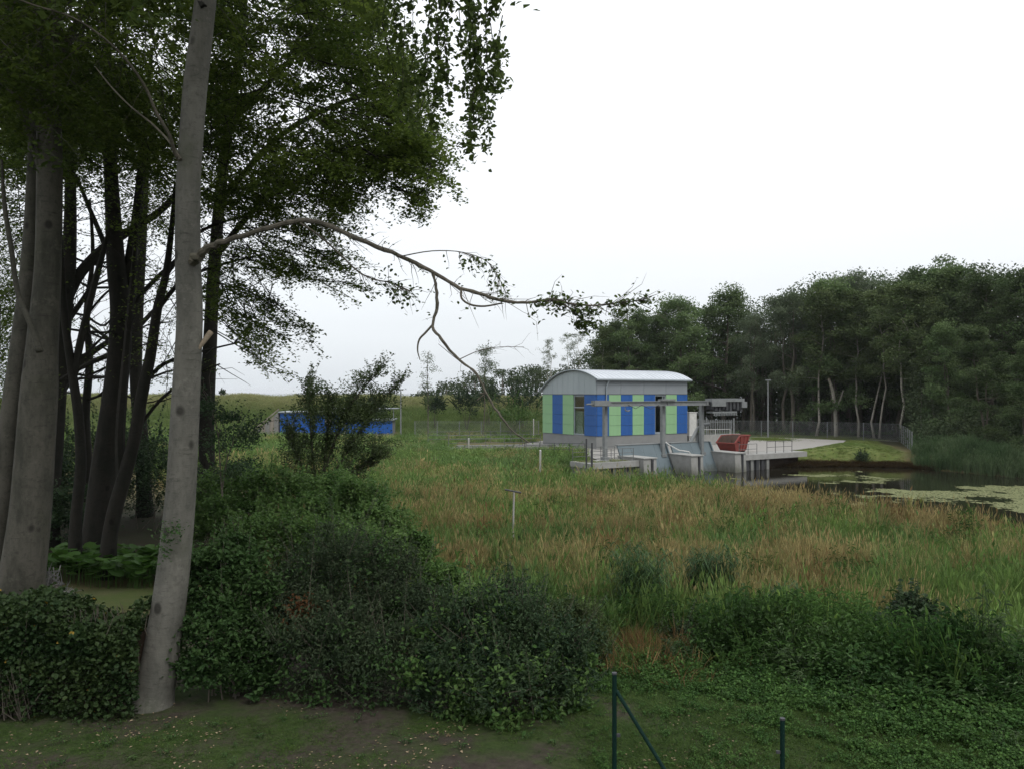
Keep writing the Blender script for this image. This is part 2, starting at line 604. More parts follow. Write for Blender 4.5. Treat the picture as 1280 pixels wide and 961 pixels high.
def watermat(name, base, sx, sy, strength, rough=.03):
    m, n, out = newmat(name)
    p = node(n, 'ShaderNodeBsdfPrincipled')
    p.inputs['Base Color'].default_value = rgb(base)
    p.inputs['Roughness'].default_value = rough
    p.inputs['IOR'].default_value = 1.33
    p.inputs['Specular IOR Level'].default_value = .5
    b = node(n, 'ShaderNodeBump')
    b.inputs['Strength'].default_value = strength
    b.inputs['Distance'].default_value = .05
    n.links.new(noise(n, 1.0, 4, .6, stretch=(sx, sy, 1)), b.inputs['Height'])
    n.links.new(b.outputs[0], p.inputs['Normal'])
    n.links.new(p.outputs[0], out.inputs[0])
    return m


M['pond'] = watermat('pond water', (.012, .011, .007), .9, 2.2, .10)
M['sea'] = watermat('sea water', (.10, .125, .14), .02, .1, .6, .25)


def groundmat():
    m, n, out = newmat('ground')
    p = node(n, 'ShaderNodeBsdfPrincipled')
    p.inputs['Roughness'].default_value = .95
    p.inputs['Specular IOR Level'].default_value = .1
    z = node(n, 'ShaderNodeAttribute', attribute_name='zone')
    sp = node(n, 'ShaderNodeSeparateColor')
    n.links.new(z.outputs['Color'], sp.inputs[0])
    big, fine = noise(n, .55, 6, .7), noise(n, 9, 6, .75)
    mid = noise(n, 2.4, 5, .7)
    dirt = mixc(n, remap(n, fine, .35, .7), (.030, .025, .020), (.056, .047, .038))
    moss = mixc(n, remap(n, fine, .3, .7), (.020, .034, .010), (.040, .058, .018))
    lawn = mixc(n, remap(n, big, .44, .58), dirt, moss)
    meadow = mixc(n, remap(n, mid, .35, .65), (.075, .075, .032), (.10, .08, .04))
    forest = mixc(n, remap(n, mid, .35, .65), (.030, .024, .016), (.026, .032, .014))
    bank = mixc(n, remap(n, mid, .3, .7), (.085, .125, .032), (.13, .14, .052))
    c = mixc(n, sp.outputs[0], lawn, meadow)
    c = mixc(n, sp.outputs[1], c, forest)
    c = mixc(n, sp.outputs[2], c, bank)
    n.links.new(c, p.inputs['Base Color'])
    b = node(n, 'ShaderNodeBump')
    b.inputs['Strength'].default_value = .6
    b.inputs['Distance'].default_value = .05
    n.links.new(fine, b.inputs['Height'])
    n.links.new(b.outputs[0], p.inputs['Normal'])
    n.links.new(p.outputs[0], out.inputs[0])
    return m


# ------------------------------------------------------------------ the setting
def axis_lines(breaks):
    out = []
    for a, b, s in breaks:
        out += list(np.arange(a, b, s))
    return np.array(sorted(set(out)))


xs = axis_lines([(-6000, -400, 800), (-400, -120, 40), (-120, -40, 4), (-40, -12, 1.2), (-12, 14, .45), (14, 55, .8), (55, 120, 4), (120, 400, 40), (400, 6001, 800)])
ys = axis_lines([(-4000, -200, 600), (-200, -20, 20), (-20, 8, 2), (8, 30, .4), (30, 62, .9), (62, 82, .5), (82, 110, 1.2), (110, 150, 1.2), (150, 206, 4), (206, 500, 60)])
gx, gy = np.meshgrid(xs, ys)
gz = ground_z(gx, gy)
nyy, nxx = gx.shape
idx = np.arange(nyy * nxx).reshape(nyy, nxx)
gq = np.stack([idx[:-1, :-1], idx[:-1, 1:], idx[1:, 1:], idx[1:, :-1]], -1).reshape(-1, 4)
gm = MB().add(np.stack([gx, gy, gz], -1).reshape(-1, 3), gq)
ground = gm.build('ground', groundmat(), smooth_=True)
ground['kind'] = 'structure'
ground['label'] = 'earth ground running from the bare garden lawn to the grassy sea dike'
# zone weights: r meadow, g forest floor, b mown bank and the painted lit lawn
pxg = gx / np.maximum(gy, 4) * F + 640
wr = smooth(13, 17, gy + (vnoise(gx, gy, 1.5, 9) - .5) * 2 - np.clip((gx - 1.5) * -.25, -1, 3))
wf = np.where((gx < -5.5) & (gy > 13.2), smooth(360, 250, pxg) * smooth(16.5, 18.5, gy) * (1 - smooth(17.5, 19.0, gy) * smooth(24, 22, gy)), 0) * (1 - smooth(34, 45, gy))
wf = np.maximum(wf, smooth(103, 109, gy) * smooth(14, 22, gx))
wf = np.maximum(wf, smooth(40, 43, gx) * (gy > 40))
wb = np.where(in_poly(gx, gy, BANK), smooth(0, .8, dist_poly(gx, gy, BANK)), 0)
# lit lawn patch behind the hedge, its light painted as brighter ground colour
lit_lawn = smooth(1.6, .6, np.hypot((gx + 10.2) / 1.6, (gy - 20.2) / 1.1))
wr, wf = wr * (1 - lit_lawn), wf * (1 - lit_lawn)
wb = np.maximum(wb, lit_lawn * .55)
zc = np.stack([wr, wf, wb, np.ones_like(wr)], -1).reshape(-1, 4).astype(np.float32)
za = ground.data.attributes.new('zone', 'FLOAT_COLOR', 'POINT')
za.data.foreach_set('color', zc.ravel())

w = MB()
bx = [(p[0], p[1], WATER_Z) for p in [(-6, 54), (100, 10), (100, 95), (30, 84), (-6, 68)]]
w.add(bx + [(40, 60, WATER_Z)], None, [(i, (i + 1) % 5, 5) for i in range(5)])
pond = w.build('pond_water', M['pond'])
tag(pond, 'dark still pond reflecting the wood beside the pump house', kind='structure')
s_ = MB().add([(-16000, 176, -1.6), (16000, 176, -1.6), (16000, 16000, -1.6), (-16000, 16000, -1.6)], [(0, 1, 2, 3)])
sea = s_.build('sea_water', M['sea'])
tag(sea, 'pale grey strip of sea at the horizon behind the dike', kind='structure')


def fan_sheet(poly, z, name, mat, th=.05):
    mb = MB()
    n = len(poly)
    c = np.mean(np.array(poly), 0)
    V = [(p[0], p[1], z) for p in poly] + [(p[0], p[1], z - th) for p in poly] + [(c[0], c[1], z)]
    mb.add(V, [(i, i + n, (i + 1) % n + n, (i + 1) % n) for i in range(n)], [(i, (i + 1) % n, 2 * n) for i in range(n)])
    return mb.build(name, mat)


def gravelmat():
    m, n, out = newmat('gravel')
    p = node(n, 'ShaderNodeBsdfPrincipled')
    p.inputs['Roughness'].default_value = .95
    a = noise(n, 14, 5, .8)
    b = noise(n, .35, 4, .6)
    c = mixc(n, remap(n, a, .3, .7), (.19, .18, .165), (.27, .26, .24))
    c = mixc(n, remap(n, b, .55, .75, 0, .6), c, (.24, .235, .20))
    n.links.new(c, p.inputs['Base Color'])
    n.links.new(p.outputs[0], out.inputs[0])
    return m


yard = fan_sheet(YARD, YARD_Z, 'gravel_yard', gravelmat())
tag(yard, 'pale gravel yard around the striped pump house', kind='structure')

# algae floating on the pond: many small flat flakes
rng = np.random.default_rng(5)
ax, ay = rng.uniform(14, 62, 420000), rng.uniform(26, 78, 420000)
band = np.zeros(len(ax))
u = ax / ay * F + 640
vpy = HZ + (EYE - WATER_Z) / ay * F
mask = smooth(1035, 1180, u + (vnoise(ax, ay, 2.2, 41) - .5) * 160) * smooth(604, 610, vpy) * smooth(642, 628, vpy - (u - 1120) * .06)
n1 = vnoise(ax, ay * 1.0, 3.2, 21) * .5 + vnoise(ax, ay, 1.1, 22) * .32 + vnoise(ax, ay, .4, 23) * .18 + rng.normal(0, .035, len(ax))
keep = n1 < .14 + .36 * mask
far = (smooth(950, 1000, u) * smooth(1150, 1090, u) * smooth(590, 594, vpy) * smooth(607, 601, vpy))
keep |= n1 < .08 + .30 * far
keep &= in_poly(ax, ay, POND) & (dist_poly(ax, ay, POND) > .4)
ax, ay = ax[keep], ay[keep]
al = MB()
k = len(ax)
sz = rng.uniform(.03, .13, k)
th = rng.uniform(0, 6.28, k)
ring = []
for j in range(5):
    rr = sz * rng.uniform(.6, 1.1, k)
    ring.append(np.stack([ax + rr * np.cos(th + j * 1.2566), ay + rr * np.sin(th + j * 1.2566), np.full(k, WATER_Z + .006) + rng.uniform(0, .012, k)], 1))
Vv = np.stack(ring, 1).reshape(-1, 3)
base = np.arange(k)[:, None] * 5
al.add(Vv, None, np.concatenate([base + np.array([0, 1, 2]), base + np.array([0, 2, 3]), base + np.array([0, 3, 4])]), np.repeat(rng.uniform(0, 1, k), 5))
algae = al.build('algae_mat', leafmat('algae', (.10, .115, .05), (.19, .20, .10), 0, .8, 0))
tag(algae, 'pale green algae mats floating on the dark pond', kind='stuff')


# ------------------------------------------------------------------ pump house
ANG = math.radians(32)
UX, VX = V3(math.cos(ANG), math.sin(ANG), 0), V3(-math.sin(ANG), math.cos(ANG), 0)
LL, WW = 12.66, 9.68
PB, PT = .57, 4.82               # panel zone
CX, CY = 8.65, 82.0
ph = thing('pump_house', 'pump house with blue and light green striped walls and a curved metal roof', 'building', (CX, CY, 0), ANG)


def arc_z(s):                     # s = 0 at the near long wall, WW at the far wall
    R = 9.54
    return 7.36 - (R - math.sqrt(max(R * R - (s - 3.85) ** 2, 0)))


T_ = .25
pl = MB().box(-.02, LL + .02, -.02, WW + .02, YARD_Z - .4, PB)
pl.build('plinth', M['plinth'], ph)
# walls behind the panels, with the two window openings left out
sw_ = WW / 5
gu = lambda k: k * sw_
wl = MB()
lw = LL / 8
win_u = (5 * lw + .0, 6 * lw - .0)
win_v = (gu(1), gu(2))
wl.box(0, win_u[0], 0, T_, PB + .002, PT)
wl.box(win_u[1], LL, 0, T_, PB + .002, PT)
wl.box(0, T_, T_ + .002, win_v[0], PB + .002, PT)
wl.box(0, T_, win_v[1], WW - T_ - .002, PB + .002, PT)
wl.box(0, LL, WW - T_, WW, PB + .002, PT)
wl.box(LL - T_, LL, T_ + .002, WW - T_ - .002, PB + .002, PT)
# upper walls follow the arched roof
N_ = 20
for x0, x1 in ((0, T_), (LL - T_, LL)):
    for i in range(N_):
        a, b = WW * i / N_, WW * (i + 1) / N_
        wl.hexa([(x0, a, PT + .002), (x1, a, PT + .002), (x1, b, PT + .002), (x0, b, PT + .002),
                 (x0, a, arc_z(a) - .06), (x1, a, arc_z(a) - .06), (x1, b, arc_z(b) - .06), (x0, b, arc_z(b) - .06)])
wl.box(T_ + .002, LL - T_ - .002, 0, T_, PT + .002, arc_z(0) - .08)
wl.build('wall', M['clad_side'], ph)
# stacked colour panels: four to a strip
NP = 4
ph_h = (PT - PB) / NP


def panel_mesh(w_, h_, along, mat):
    g = .012
    b = MB()
    if along == 'x':
        b.box(g, w_ - g, -.09, -.004, g, h_ - g)
    else:
        b.box(-.09, -.004, g, w_ - g, g, h_ - g)
    return b.mesh('panel', mat)


pmx = {c: panel_mesh(lw, ph_h, 'x', M[c]) for c in ('green', 'blue')}
pmy = {c: panel_mesh(sw_, ph_h, 'y', M[c]) for c in ('green', 'blue')}
for k, c in enumerate(['blue', 'green', 'blue', 'green', 'blue', None, 'green', 'blue']):
    for j in range(NP):
        if c:
            o = put('panel', pmx[c], ph, (k * lw, 0, PB + j * ph_h))
for k, c in enumerate(['blue', None, 'green', 'blue', 'green']):
    for j in range(NP):
        if c:
            o = put('panel', pmy[c], ph, (0, k * sw_, PB + j * ph_h))
# upright cladding sheets on the gable and the long wall
ns = 10
for i in range(ns):
    a, b = WW * i / ns + .012, WW * (i + 1) / ns - .012
    m = MB()
    q = 3
    for j in range(q):
        s0, s1 = a + (b - a) * j / q, a + (b - a) * (j + 1) / q
        m.hexa([(-.075, s0, PT + .05), (-.004, s0, PT + .05), (-.004, s1, PT + .05), (-.075, s1, PT + .05),
                (-.075, s0, arc_z(s0) - .05), (-.004, s0, arc_z(s0) - .05), (-.004, s1, arc_z(s1) - .05), (-.075, s1, arc_z(s1) - .05)])
    m.build('gable_panel', M['clad'], ph)
sm = MB().box(.012, LL / 4 - .012, -.075, -.004, PT + .05, arc_z(0) - .09).mesh('side_panel', M['clad_side'])
for i in range(4):
    put('side_panel', sm, ph, (i * LL / 4, 0, 0))
MB().box(-.1, LL + .02, -.105, -.004, PT + .002, PT + .046).box(-.105, -.004, .002, WW, PT + .003, PT + .047).build('drip_rail', M['dark_steel'], ph)
# windows
for kind in ('gable', 'side'):
    f, g = MB(), MB()
    h0, h1 = PB + .03, PT - .02
    if kind == 'gable':
        a, b = win_v
        for (y0, y1, z0, z1) in ((a, a + .12, h0, h1), (b - .12, b, h0, h1), (a + .12, b - .12, h0, h0 + .14), (a + .12, b - .12, h1 - .14, h1),
                                 (a + .12, b - .12, PB + 2.85, PB + 2.97)):
            f.box(.0, .14, y0, y1, z0, z1)
        g.box(.06, .075, a + .12, b - .12, h0 + .14, h1 - .14)
    else:
        a, b = win_u
        for (y0, y1, z0, z1) in ((a, a + .12, h0, h1), (b - .12, b, h0, h1), (a + .12, b - .12, h0, h0 + .2), (a + .12, b - .12, h1 - .14, h1),
                                 (b - .42, b - .34, h0 + .2, h1 - .14)):
            f.box(y0, y1, .0, .14, z0, z1)
        g.box(a + .12, b - .12, .06, .075, h0 + .2, h1 - .14)
    fo = bpy.data.objects.new('window', f.mesh('window', M['trim']))
    C.objects.link(fo)
    fo.parent = ph
    fo['label'] = 'tall window between the blue and green panels of the ' + ('gable wall' if kind == 'gable' else 'long wall')
    g.build('pane', M['glass'], fo)
# roof: an arched sheet with standing seams, gutter and downpipe
rf = MB()
NR = 24
s0, s1 = -.38, WW + .4
sv = np.linspace(s0, s1, NR + 1)
x0, x1 = -.26, LL + .36
V, Q = [], []
for s in sv:
    z = arc_z(s)
    V += [(x0, s, z), (x1, s, z), (x0, s, z + .09), (x1, s, z + .09)]
for i in range(NR):
    a, b = 4 * i, 4 * (i + 1)
    Q += [(a + 2, a + 3, b + 3, b + 2), (a, b, b + 1, a + 1), (a, a + 2, b + 2, b), (a + 1, b + 1, b + 3, a + 3)]
Q += [(0, 1, 3, 2), (4 * NR, 4 * NR + 2, 4 * NR + 3, 4 * NR + 1)]
rf.add(V, Q)
for xk in np.linspace(x0 + .4, x1 - .4, 22):
    pts = [(xk, s, arc_z(s) + .105) for s in sv]
    rf.tube(pts, .022, 4)
rfo = rf.build('roof', M['roof'], ph)
MB().tube([(x0 - .02, s, arc_z(s) + .06) for s in sv], .07, 6).build('verge_trim', M['trim'], rfo)
MB().tube([(x0, s0 - .03, arc_z(s0) - .03), (x1, s0 - .03, arc_z(s0) - .03)], .11, 8).build('gutter', M['trim'], rfo)
dp = MB().tube([(1.35, s0 - .03, arc_z(s0) - .1), (1.3, s0 + .05, arc_z(s0) - .3), (1.15, -.2, arc_z(s0) - .75), (1.15, -.2, PB - .9)], .07, 8)
dp.build('downpipe', M['trim'], ph)
blk = thing('cabinet', 'pale cabinet standing inside the pump house behind the gable window', 'cabinet', tuple(V3(CX, CY, PB) + UX * .52 + VX * 3.25), ANG)  # plain pale box set just behind the gable pane
MB().box(-.3, .5, -.7, .9, .002, 2.5).build('cabinet_body', M['cabinet'], blk)
MB().box(-.33, -.302, -.66, .08, 1.0, 2.4).build('cabinet_door', M['white'], blk)
MB().box(-.33, -.302, .12, .86, 1.0, 2.4).build('cabinet_door', M['white'], blk)
# concrete apron wall at the right of the pump house with white cabinet
kb = thing('control_box', 'cream control box standing at the far end of the pump house', 'control box', tuple(V3(CX, CY, YARD_Z) + UX * 14.0 + VX * .7), ANG)
MB().box(-.55, .55, -.3, .3, 0.95, 3.5).build('box_body', M['cabinet'], kb)
MB().box(-.62, .62, -.36, .36, 3.502, 3.58).build('box_lid', M['white'], kb)
MB().box(-.7, .7, -.4, .4, -.1, .948).build('box_base', M['concrete'], kb)
MB().box(-.5, .5, -.325, -.302, 1.1, 3.4).build('box_door', M['white'], kb)
aw = thing('concrete_wall', 'low pale concrete wall beside the control box behind the red skip', 'wall', tuple(V3(CX, CY, YARD_Z) + UX * 15.6 + VX * -1.2), ANG)
for i in range(3):
    MB().box(-2.2 + i * 2.1 + .01, -2.2 + (i + 1) * 2.1 - .01, -.15, .15, -.2, 1.1).build('wall_panel', M['concrete'], aw)

# ------------------------------------------------------------------ intake structure with screens
IO = V3(11.2, 67.9, 0)


def L2W(a, b, z=0):
    return IO + UX * a + VX * b + V3(0, 0, z)


pier_labels = ['concrete pier nearest the meadow at the end of the left deck', 'middle concrete pier between the two blue grey intake screens',
               'concrete pier beside the red skip at the right intake screen']
for i, a in enumerate((0, 5.45, 10.9)):
    t = thing('concrete_pier', pier_labels[i], 'pier', L2W(a, 0), ANG, 'intake piers')
    wdt = .72
    b = MB().hexa([(-wdt, -.9, -3.4), (wdt, -.9, -3.4), (wdt, 1.5, -3.4), (-wdt, 1.5, -3.4),
                   (-wdt, -.75, -.52), (wdt, -.75, -.52), (wdt, 2.6, -.5), (-wdt, 2.6, -.5)])
    b.build('pier_body', M['concrete'], t)
    MB().box(.1, .26, -.93, -.80, -2.6, -.56).build('guide_rail', M['dark_steel'], t)
    MB().hexa([(-wdt - .05, -.85, -.518), (wdt + .05, -.85, -.518), (wdt + .05, 2.6, -.498), (-wdt - .05, 2.6, -.498),
               (-wdt - .05, -.85, -.43), (wdt + .05, -.85, -.43), (wdt + .05, 2.6, -.41), (-wdt - .05, 2.6, -.41)]).build('coping', M['concrete'], t)
for i, (a0, a1) in enumerate(((-.75, 4.75), (5.45, 10.3))):
    t = thing('intake_screen', ['sloping blue grey intake screen nearest the meadow beside the left deck', 'sloping blue grey intake screen next to the red skip'][i],
              'intake screen', L2W(a0, 1.0), ANG, 'intake screens')
    ln = a1 - a0
    npn = 4
    for j in range(npn):
        x0, x1 = ln * j / npn + .006, ln * (j + 1) / npn - .006
        MB().hexa([(x0, .0, -2.9), (x1, .0, -2.9), (x1, .15, -2.9), (x0, .15, -2.9),
                   (x0, 1.6, .42), (x1, 1.6, .42), (x1, 1.75, .42), (x0, 1.75, .42)]).build('screen_panel', M['screen'], t)
    MB().box(0, ln, 1.55, 1.95, .423, .5).build('top_rail', M['galv'], t)
    MB().hexa([(ln - .02, -.15, -2.9), (ln + .1, -.15, -2.9), (ln + .1, .2, -2.9), (ln - .02, .2, -2.9),
               (ln - .02, 1.4, .45), (ln + .1, 1.4, .45), (ln + .1, 1.75, .45), (ln - .02, 1.75, .45)]).build('side_rail', M['screen'], t)
# short handrail tube lying down the end of each screen
t = thing('handrail', 'short bent pale handrail on the middle concrete pier', 'handrail', L2W(4.9, .9, 0), ANG)
MB().tube([(0, 1.7, .55), (0, 1.3, .35), (.25, .3, -.1), (.9, -.3, -.22), (1.1, -.3, -.4)], .05, 6).build('rail', M['white'], t)

# decks either side
ld = thing('concrete_deck', 'low concrete deck with grass and railing left of the intake screens', 'deck', L2W(-.74, -.3), ANG)
MB().box(-4.9, -.02, 0, 3.2, -1.15, -.74).build('slab', M['concrete'], ld)
MB().box(-4.8, -.1, .6, 3.2, -3.2, -1.152).build('support_wall', M['concrete_dark'], ld)
MB().box(-4.9, -.02, -.0, .3, -.738, -.66).build('kerb', M['concrete'], ld)
pile = MB()
for j in range(9):
    x0 = -3.6 + j * .3
    pile.box(x0 + .01, x0 + .29, .2 if j % 2 else .38, .56, -3.2, -1.155)
    pile.build('sheet_pile', M['dark_steel'] if j % 3 else M['screen'], ld)
    pile = MB()
rd = thing('quay_wall', 'concrete quay with dark sheet piles below the red skip', 'quay', L2W(11.64, -.3), ANG)
MB().box(.02, 9.2, 0, 4.6, -1.22, -.735).build('slab', M['concrete'], rd)
for j in range(10):
    x0 = .25 + j * .36
    MB().box(x0 + .005, x0 + .355, .12 if j % 2 else .3, .7, -3.2, -1.225).build('sheet_pile', M['dark_steel'] if j % 3 else M['concrete_dark'], rd)
MB().box(.02, .24, .05, .7, -3.2, -1.225).build('corner_pile', M['dark_steel'], rd)
MB().box(4.0, 9.0, .9, 4.5, -3.2, -1.225).build('support_wall', M['soil_dark'], rd)


def railing(label, pts, h=1.1, rails=3, step=1.6, mat='rail_grey', r=.03, cat='railing', group=None, name='guard_railing'):
    pts = [np.array(p, float) for p in pts]
    t = thing(name, label, cat, tuple(pts[0]), 0, group)
    for a, b in zip(pts[:-1], pts[1:]):
        n = max(1, int(round(np.linalg.norm(b - a) / step)))
        for i in range(n + (1 if b is pts[-1] else 0)):
            p = a + (b - a) * i / n
            MB().tube([p - V3(0, 0, .05), p + V3(0, 0, h)], r, 6).build('rail_post', M[mat], t, True)
        for k in range(rails):
            z = h * (k + 1) / rails - .02
            MB().tube([a + V3(0, 0, z), b + V3(0, 0, z)], r * .8, 6).build('rail', M[mat], t, True)
    return t


zt = V3(0, 0, -.70)
railing('galvanised railing round the front of the left concrete deck', [L2W(-1.0, .2) + zt, L2W(-3.4, .2) + zt, L2W(-5.5, .2) + zt])
railing('galvanised railing at the back of the left concrete deck', [L2W(-1.0, 2.7) + zt, L2W(-5.5, 2.7) + zt])
railing('railing on the quay between the red skip and the green bank', [L2W(15.6, .2) + zt, L2W(19.2, .2) + zt, L2W(20.2, 1.0) + zt], mat='dark_steel', r=.028, rails=2, step=1.2)
railing('railing lying before the red skip on the quay edge', [L2W(11.8, .2) + zt, L2W(14.2, .2) + zt], rails=2, step=1.2, h=.95)
railing('pale railing beyond the control box in front of the steel gate', [V3(22.5, 95.5, YARD_Z), V3(26.3, 96.5, YARD_Z)], rails=2, h=1.4, mat='white', r=.04)
# two dark mooring posts at the meadow end of the deck
for i, (px, top, bot, d) in enumerate(((733, 548, 585, 63.5), (740, 553, 590, 63.2))):
    p = P(px, bot, d)
    o = MB().tube([p * 0 + V3(0, 0, -.6), V3(0, 0, (bot - top) * d / F)], .07, 8).add([(0, 0, 0)]).build('timber_post', M['dark_steel'])
    o.location = p
    tag(o, ['dark post at the meadow end of the deck, the one standing behind', 'dark post at the meadow end of the deck, the one touching its slab'][i], 'post')

# ------------------------------------------------------------------ screen-cleaning gantry
gt = thing('rake_gantry', 'grey steel rail on posts with screen rake above the intake', 'gantry', L2W(0, 1.6), ANG)
ZB = 3.86
MB().box(-4.2, 11.0, -.13, .13, ZB, ZB + .07).box(-4.2, 11.0, -.03, .03, ZB + .07, ZB + .36).box(-4.2, 11.0, -.13, .13, ZB + .36, ZB + .43).build('beam', M['galv'], gt)
for a in (-2.4, 4.2, 9.05):
    MB().box(a - .16, a + .16, .5, .82, YARD_Z - .3, ZB + .3).build('gantry_post', M['galv'], gt)
    MB().box(a - .1, a + .1, -.1, .5, ZB + .1, ZB + .4).build('bracket', M['galv'], gt)
    MB().box(a - .28, a + .28, .38, .94, YARD_Z - .02, YARD_Z + .25).build('foot_plate', M['galv'], gt)
tr = MB().box(9.3, 13.6, -.45, .45, ZB + .32, ZB + .62)
tr.box(9.2, 11.0, -.55, -.46, ZB - .1, ZB + .34)
o = tr.build('trolley', M['galv'], gt)
MB().box(13.2, 13.9, -.5, .5, ZB - .25, ZB + .318).build('end_box', M['galv'], o)
cg = MB()
for i in range(9):
    x0 = 9.3 + i * .48
    cg.box(x0, x0 + .30, -.35, .35, ZB - .35 - .12 * (i % 3), ZB + .3)
cg.build('hose_loop', M['dark_steel'], o)
MB().box(9.4, 12.6, -.4, .4, ZB - .72, ZB - .58).build('rake_bar', M['galv'], o)
jag = MB()
for i in range(14):
    jag.box(9.5 + i * .22, 9.6 + i * .22, -.5, -.42, ZB - .95, ZB - .722)
jag.build('rake_tooth', M['galv'], o)['kind'] = 'stuff'
MB().tube([(-4.9, 0, ZB + .2), (-4.2, 0, ZB + .22)], .06, 6).build('cable_arm', M['galv'], gt)
MB().box(-4.2, -2.6, -.28, .28, ZB + .05, ZB + .5).build('drive_box', M['galv'], gt)
MB().tube([(-.7, 0, ZB), (-.72, 0, ZB - .32)], .03, 6).tube([(-.72, 0, ZB - .32), (-.45, 0, ZB - .42), (-.2, 0, ZB - .36)], .06, 6).build('hook', M['galv'], gt)
MB().box(3.3, 4.9, -.3, .3, ZB + .44, ZB + .6).build('junction_box', M['galv'], gt)
MB().tube([(1.0, -.18, ZB + .1), (2.0, -.18, ZB - .25), (3.0, -.18, ZB + .1)], .03, 5).build('cable', M['dark_steel'], gt)
MB().tube([(-.5, -.18, ZB + .1), (.3, -.18, ZB - .2), (1.0, -.18, ZB + .1)], .03, 5).build('cable', M['dark_steel'], gt)
# curved pipe chute behind the skip
t = thing('discharge_pipe', 'grey bent discharge pipe between the gantry post and red skip', 'pipe', L2W(8.4, 2.8), ANG)
MB().tube([(-.9, 0, .2), (-.3, 0, .35), (.2, 0, 1.0), (.7, 0, 1.7), (1.4, 0, 2.0), (2.2, 0, 2.05)], .16, 8).build('pipe_bend', M['galv'], t)
MB().box(.55, .85, -.15, .15, YARD_Z, 1.35).build('pipe_stand', M['galv'], t)

# ------------------------------------------------------------------ red skip
sk = thing('waste_skip', 'open red waste skip standing on the quay beside the intake', 'skip', tuple(L2W(13.6, 2.6, YARD_Z + .02)), math.radians(48))


def skip_shell():
    bx, tx, by, ty = (1.0, 1.75, .80, .95)
    hs = (.95, 1.6)                       # low loading end, high end
    B = [(-bx, -by), (bx, -by), (bx, by), (-bx, by)]
    Tt = [(-tx * .9, -ty, hs[0]), (tx, -ty, hs[1]), (tx, ty, hs[1]), (-tx * .9, ty, hs[0])]
    mid = [(-.55, -ty, hs[1]), (-.55, ty, hs[1])]
    k = .93
    o, inn = MB(), MB()
    lo = [(x, y, .15) for x, y in B]
    V = lo + Tt + mid                    # 0-3 floor, 4-7 ends, 8/9 shoulder
    Q, Tr = [(3, 2, 1, 0), (1, 2, 6, 5), (3, 0, 4, 7)], []
    Q += [(0, 1, 5, 8), (2, 3, 9, 6)]
    Tr += [(0, 8, 4), (3, 7, 9)]
    o.add(V, Q, Tr)
    W = [(x * k, y * k, .22) for x, y in B] + [(x * k, y * k, z - .005) for x, y, z in Tt] + [(x, y * k, z - .005) for x, y, z in mid]
    inn.add(W, [(0, 1, 2, 3), (5, 6, 2, 1), (7, 4, 0, 3), (8, 5, 1, 0), (6, 9, 3, 2)], [(4, 8, 0), (9, 7, 3)])
    rims = [(4, 8), (8, 5), (5, 6), (6, 9), (9, 7), (7, 4)]
    return o, inn, [(V[i], V[j]) for i, j in rims]


o1, o2, rims = skip_shell()
o1.build('skip_body', M['red'], sk)
o2.build('skip_inside', M['rust'], sk)
for p, q in rims:
    MB().tube([p, q], .065, 6).build('rim', M['red'], sk)
for x in (-.25, .35, .95):
    f = (x + 1.0) / 2.0
    MB().hexa([(x - .05, -.90, .2), (x + .05, -.90, .2), (x + .05, -.79, .2), (x - .05, -.79, .2),
               (x * 1.3 - .05, -1.03, 1.56), (x * 1.3 + .05, -1.03, 1.56), (x * 1.3 + .05, -.9, 1.56), (x * 1.3 - .05, -.9, 1.56)]).build('rib', M['red'], sk)
for x in (-.7, .7):
    MB().box(x - .1, x + .1, -.85, .85, 0, .148).build('skid', M['dark_steel'], sk)
for xx in (-.8, 1.2):
    for yy in (-1, 1):
        MB().tube([(xx, yy * .88, 1.05), (xx, yy * 1.12, 1.05)], .06, 8).build('lifting_lug', M['dark_steel'], sk)

# ------------------------------------------------------------------ street lamps and poles
lp = P(960, 545, 104)
t = thing('street_lamp', 'tall galvanised lamp post on the grass island of the gravel yard', 'street lamp', (lp[0], lp[1], YARD_Z))
MB().tube([(0, 0, -.2), (0, 0, 7.3)], [.12, .075], 8).build('pole', M['galv'], t)
MB().box(-.35, .35, -.16, .16, 7.3, 7.44).build('lamp_head', M['galv'], t)
t = thing('street_lamp', 'thin grey lamp post left of the pump house below the dike', 'street lamp', (P(501, 535, 106)[0], 106, -.6))
MB().tube([(0, 0, -.2), (0, 0, 6.0)], [.1, .07], 8).build('pole', M['galv'], t)
MB().box(-.3, .3, -.14, .14, 6.0, 6.12).build('lamp_head', M['galv'], t)
for (px, top, bot, d, lab) in ((667, 524, 536, 97, 'short white marker post in the grass left of the pump house'),
                               (675.5, 563, 590, 55, 'pale marker post at the edge of the reeds in front of the pump house'),
                               (586, 548, 562, 78, 'pale stake in front of the channel wall')):
    p = P(px, bot, d)
    h = (bot - top) * d / F
    t = thing('marker_post', lab, 'post', tuple(p))
    MB().box(-.065, .065, -.065, .065, -.8, h).build('post', M['cabinet_grey'], t)
    MB().hexa([(-.075, -.075, h + .001), (.075, -.075, h + .001), (.075, .075, h + .001), (-.075, .075, h + .001), (-.03, -.03, h + .07), (.03, -.03, h + .07), (.03, .03, h + .07), (-.03, .03, h + .07)]).build('cap', M['white'], t)

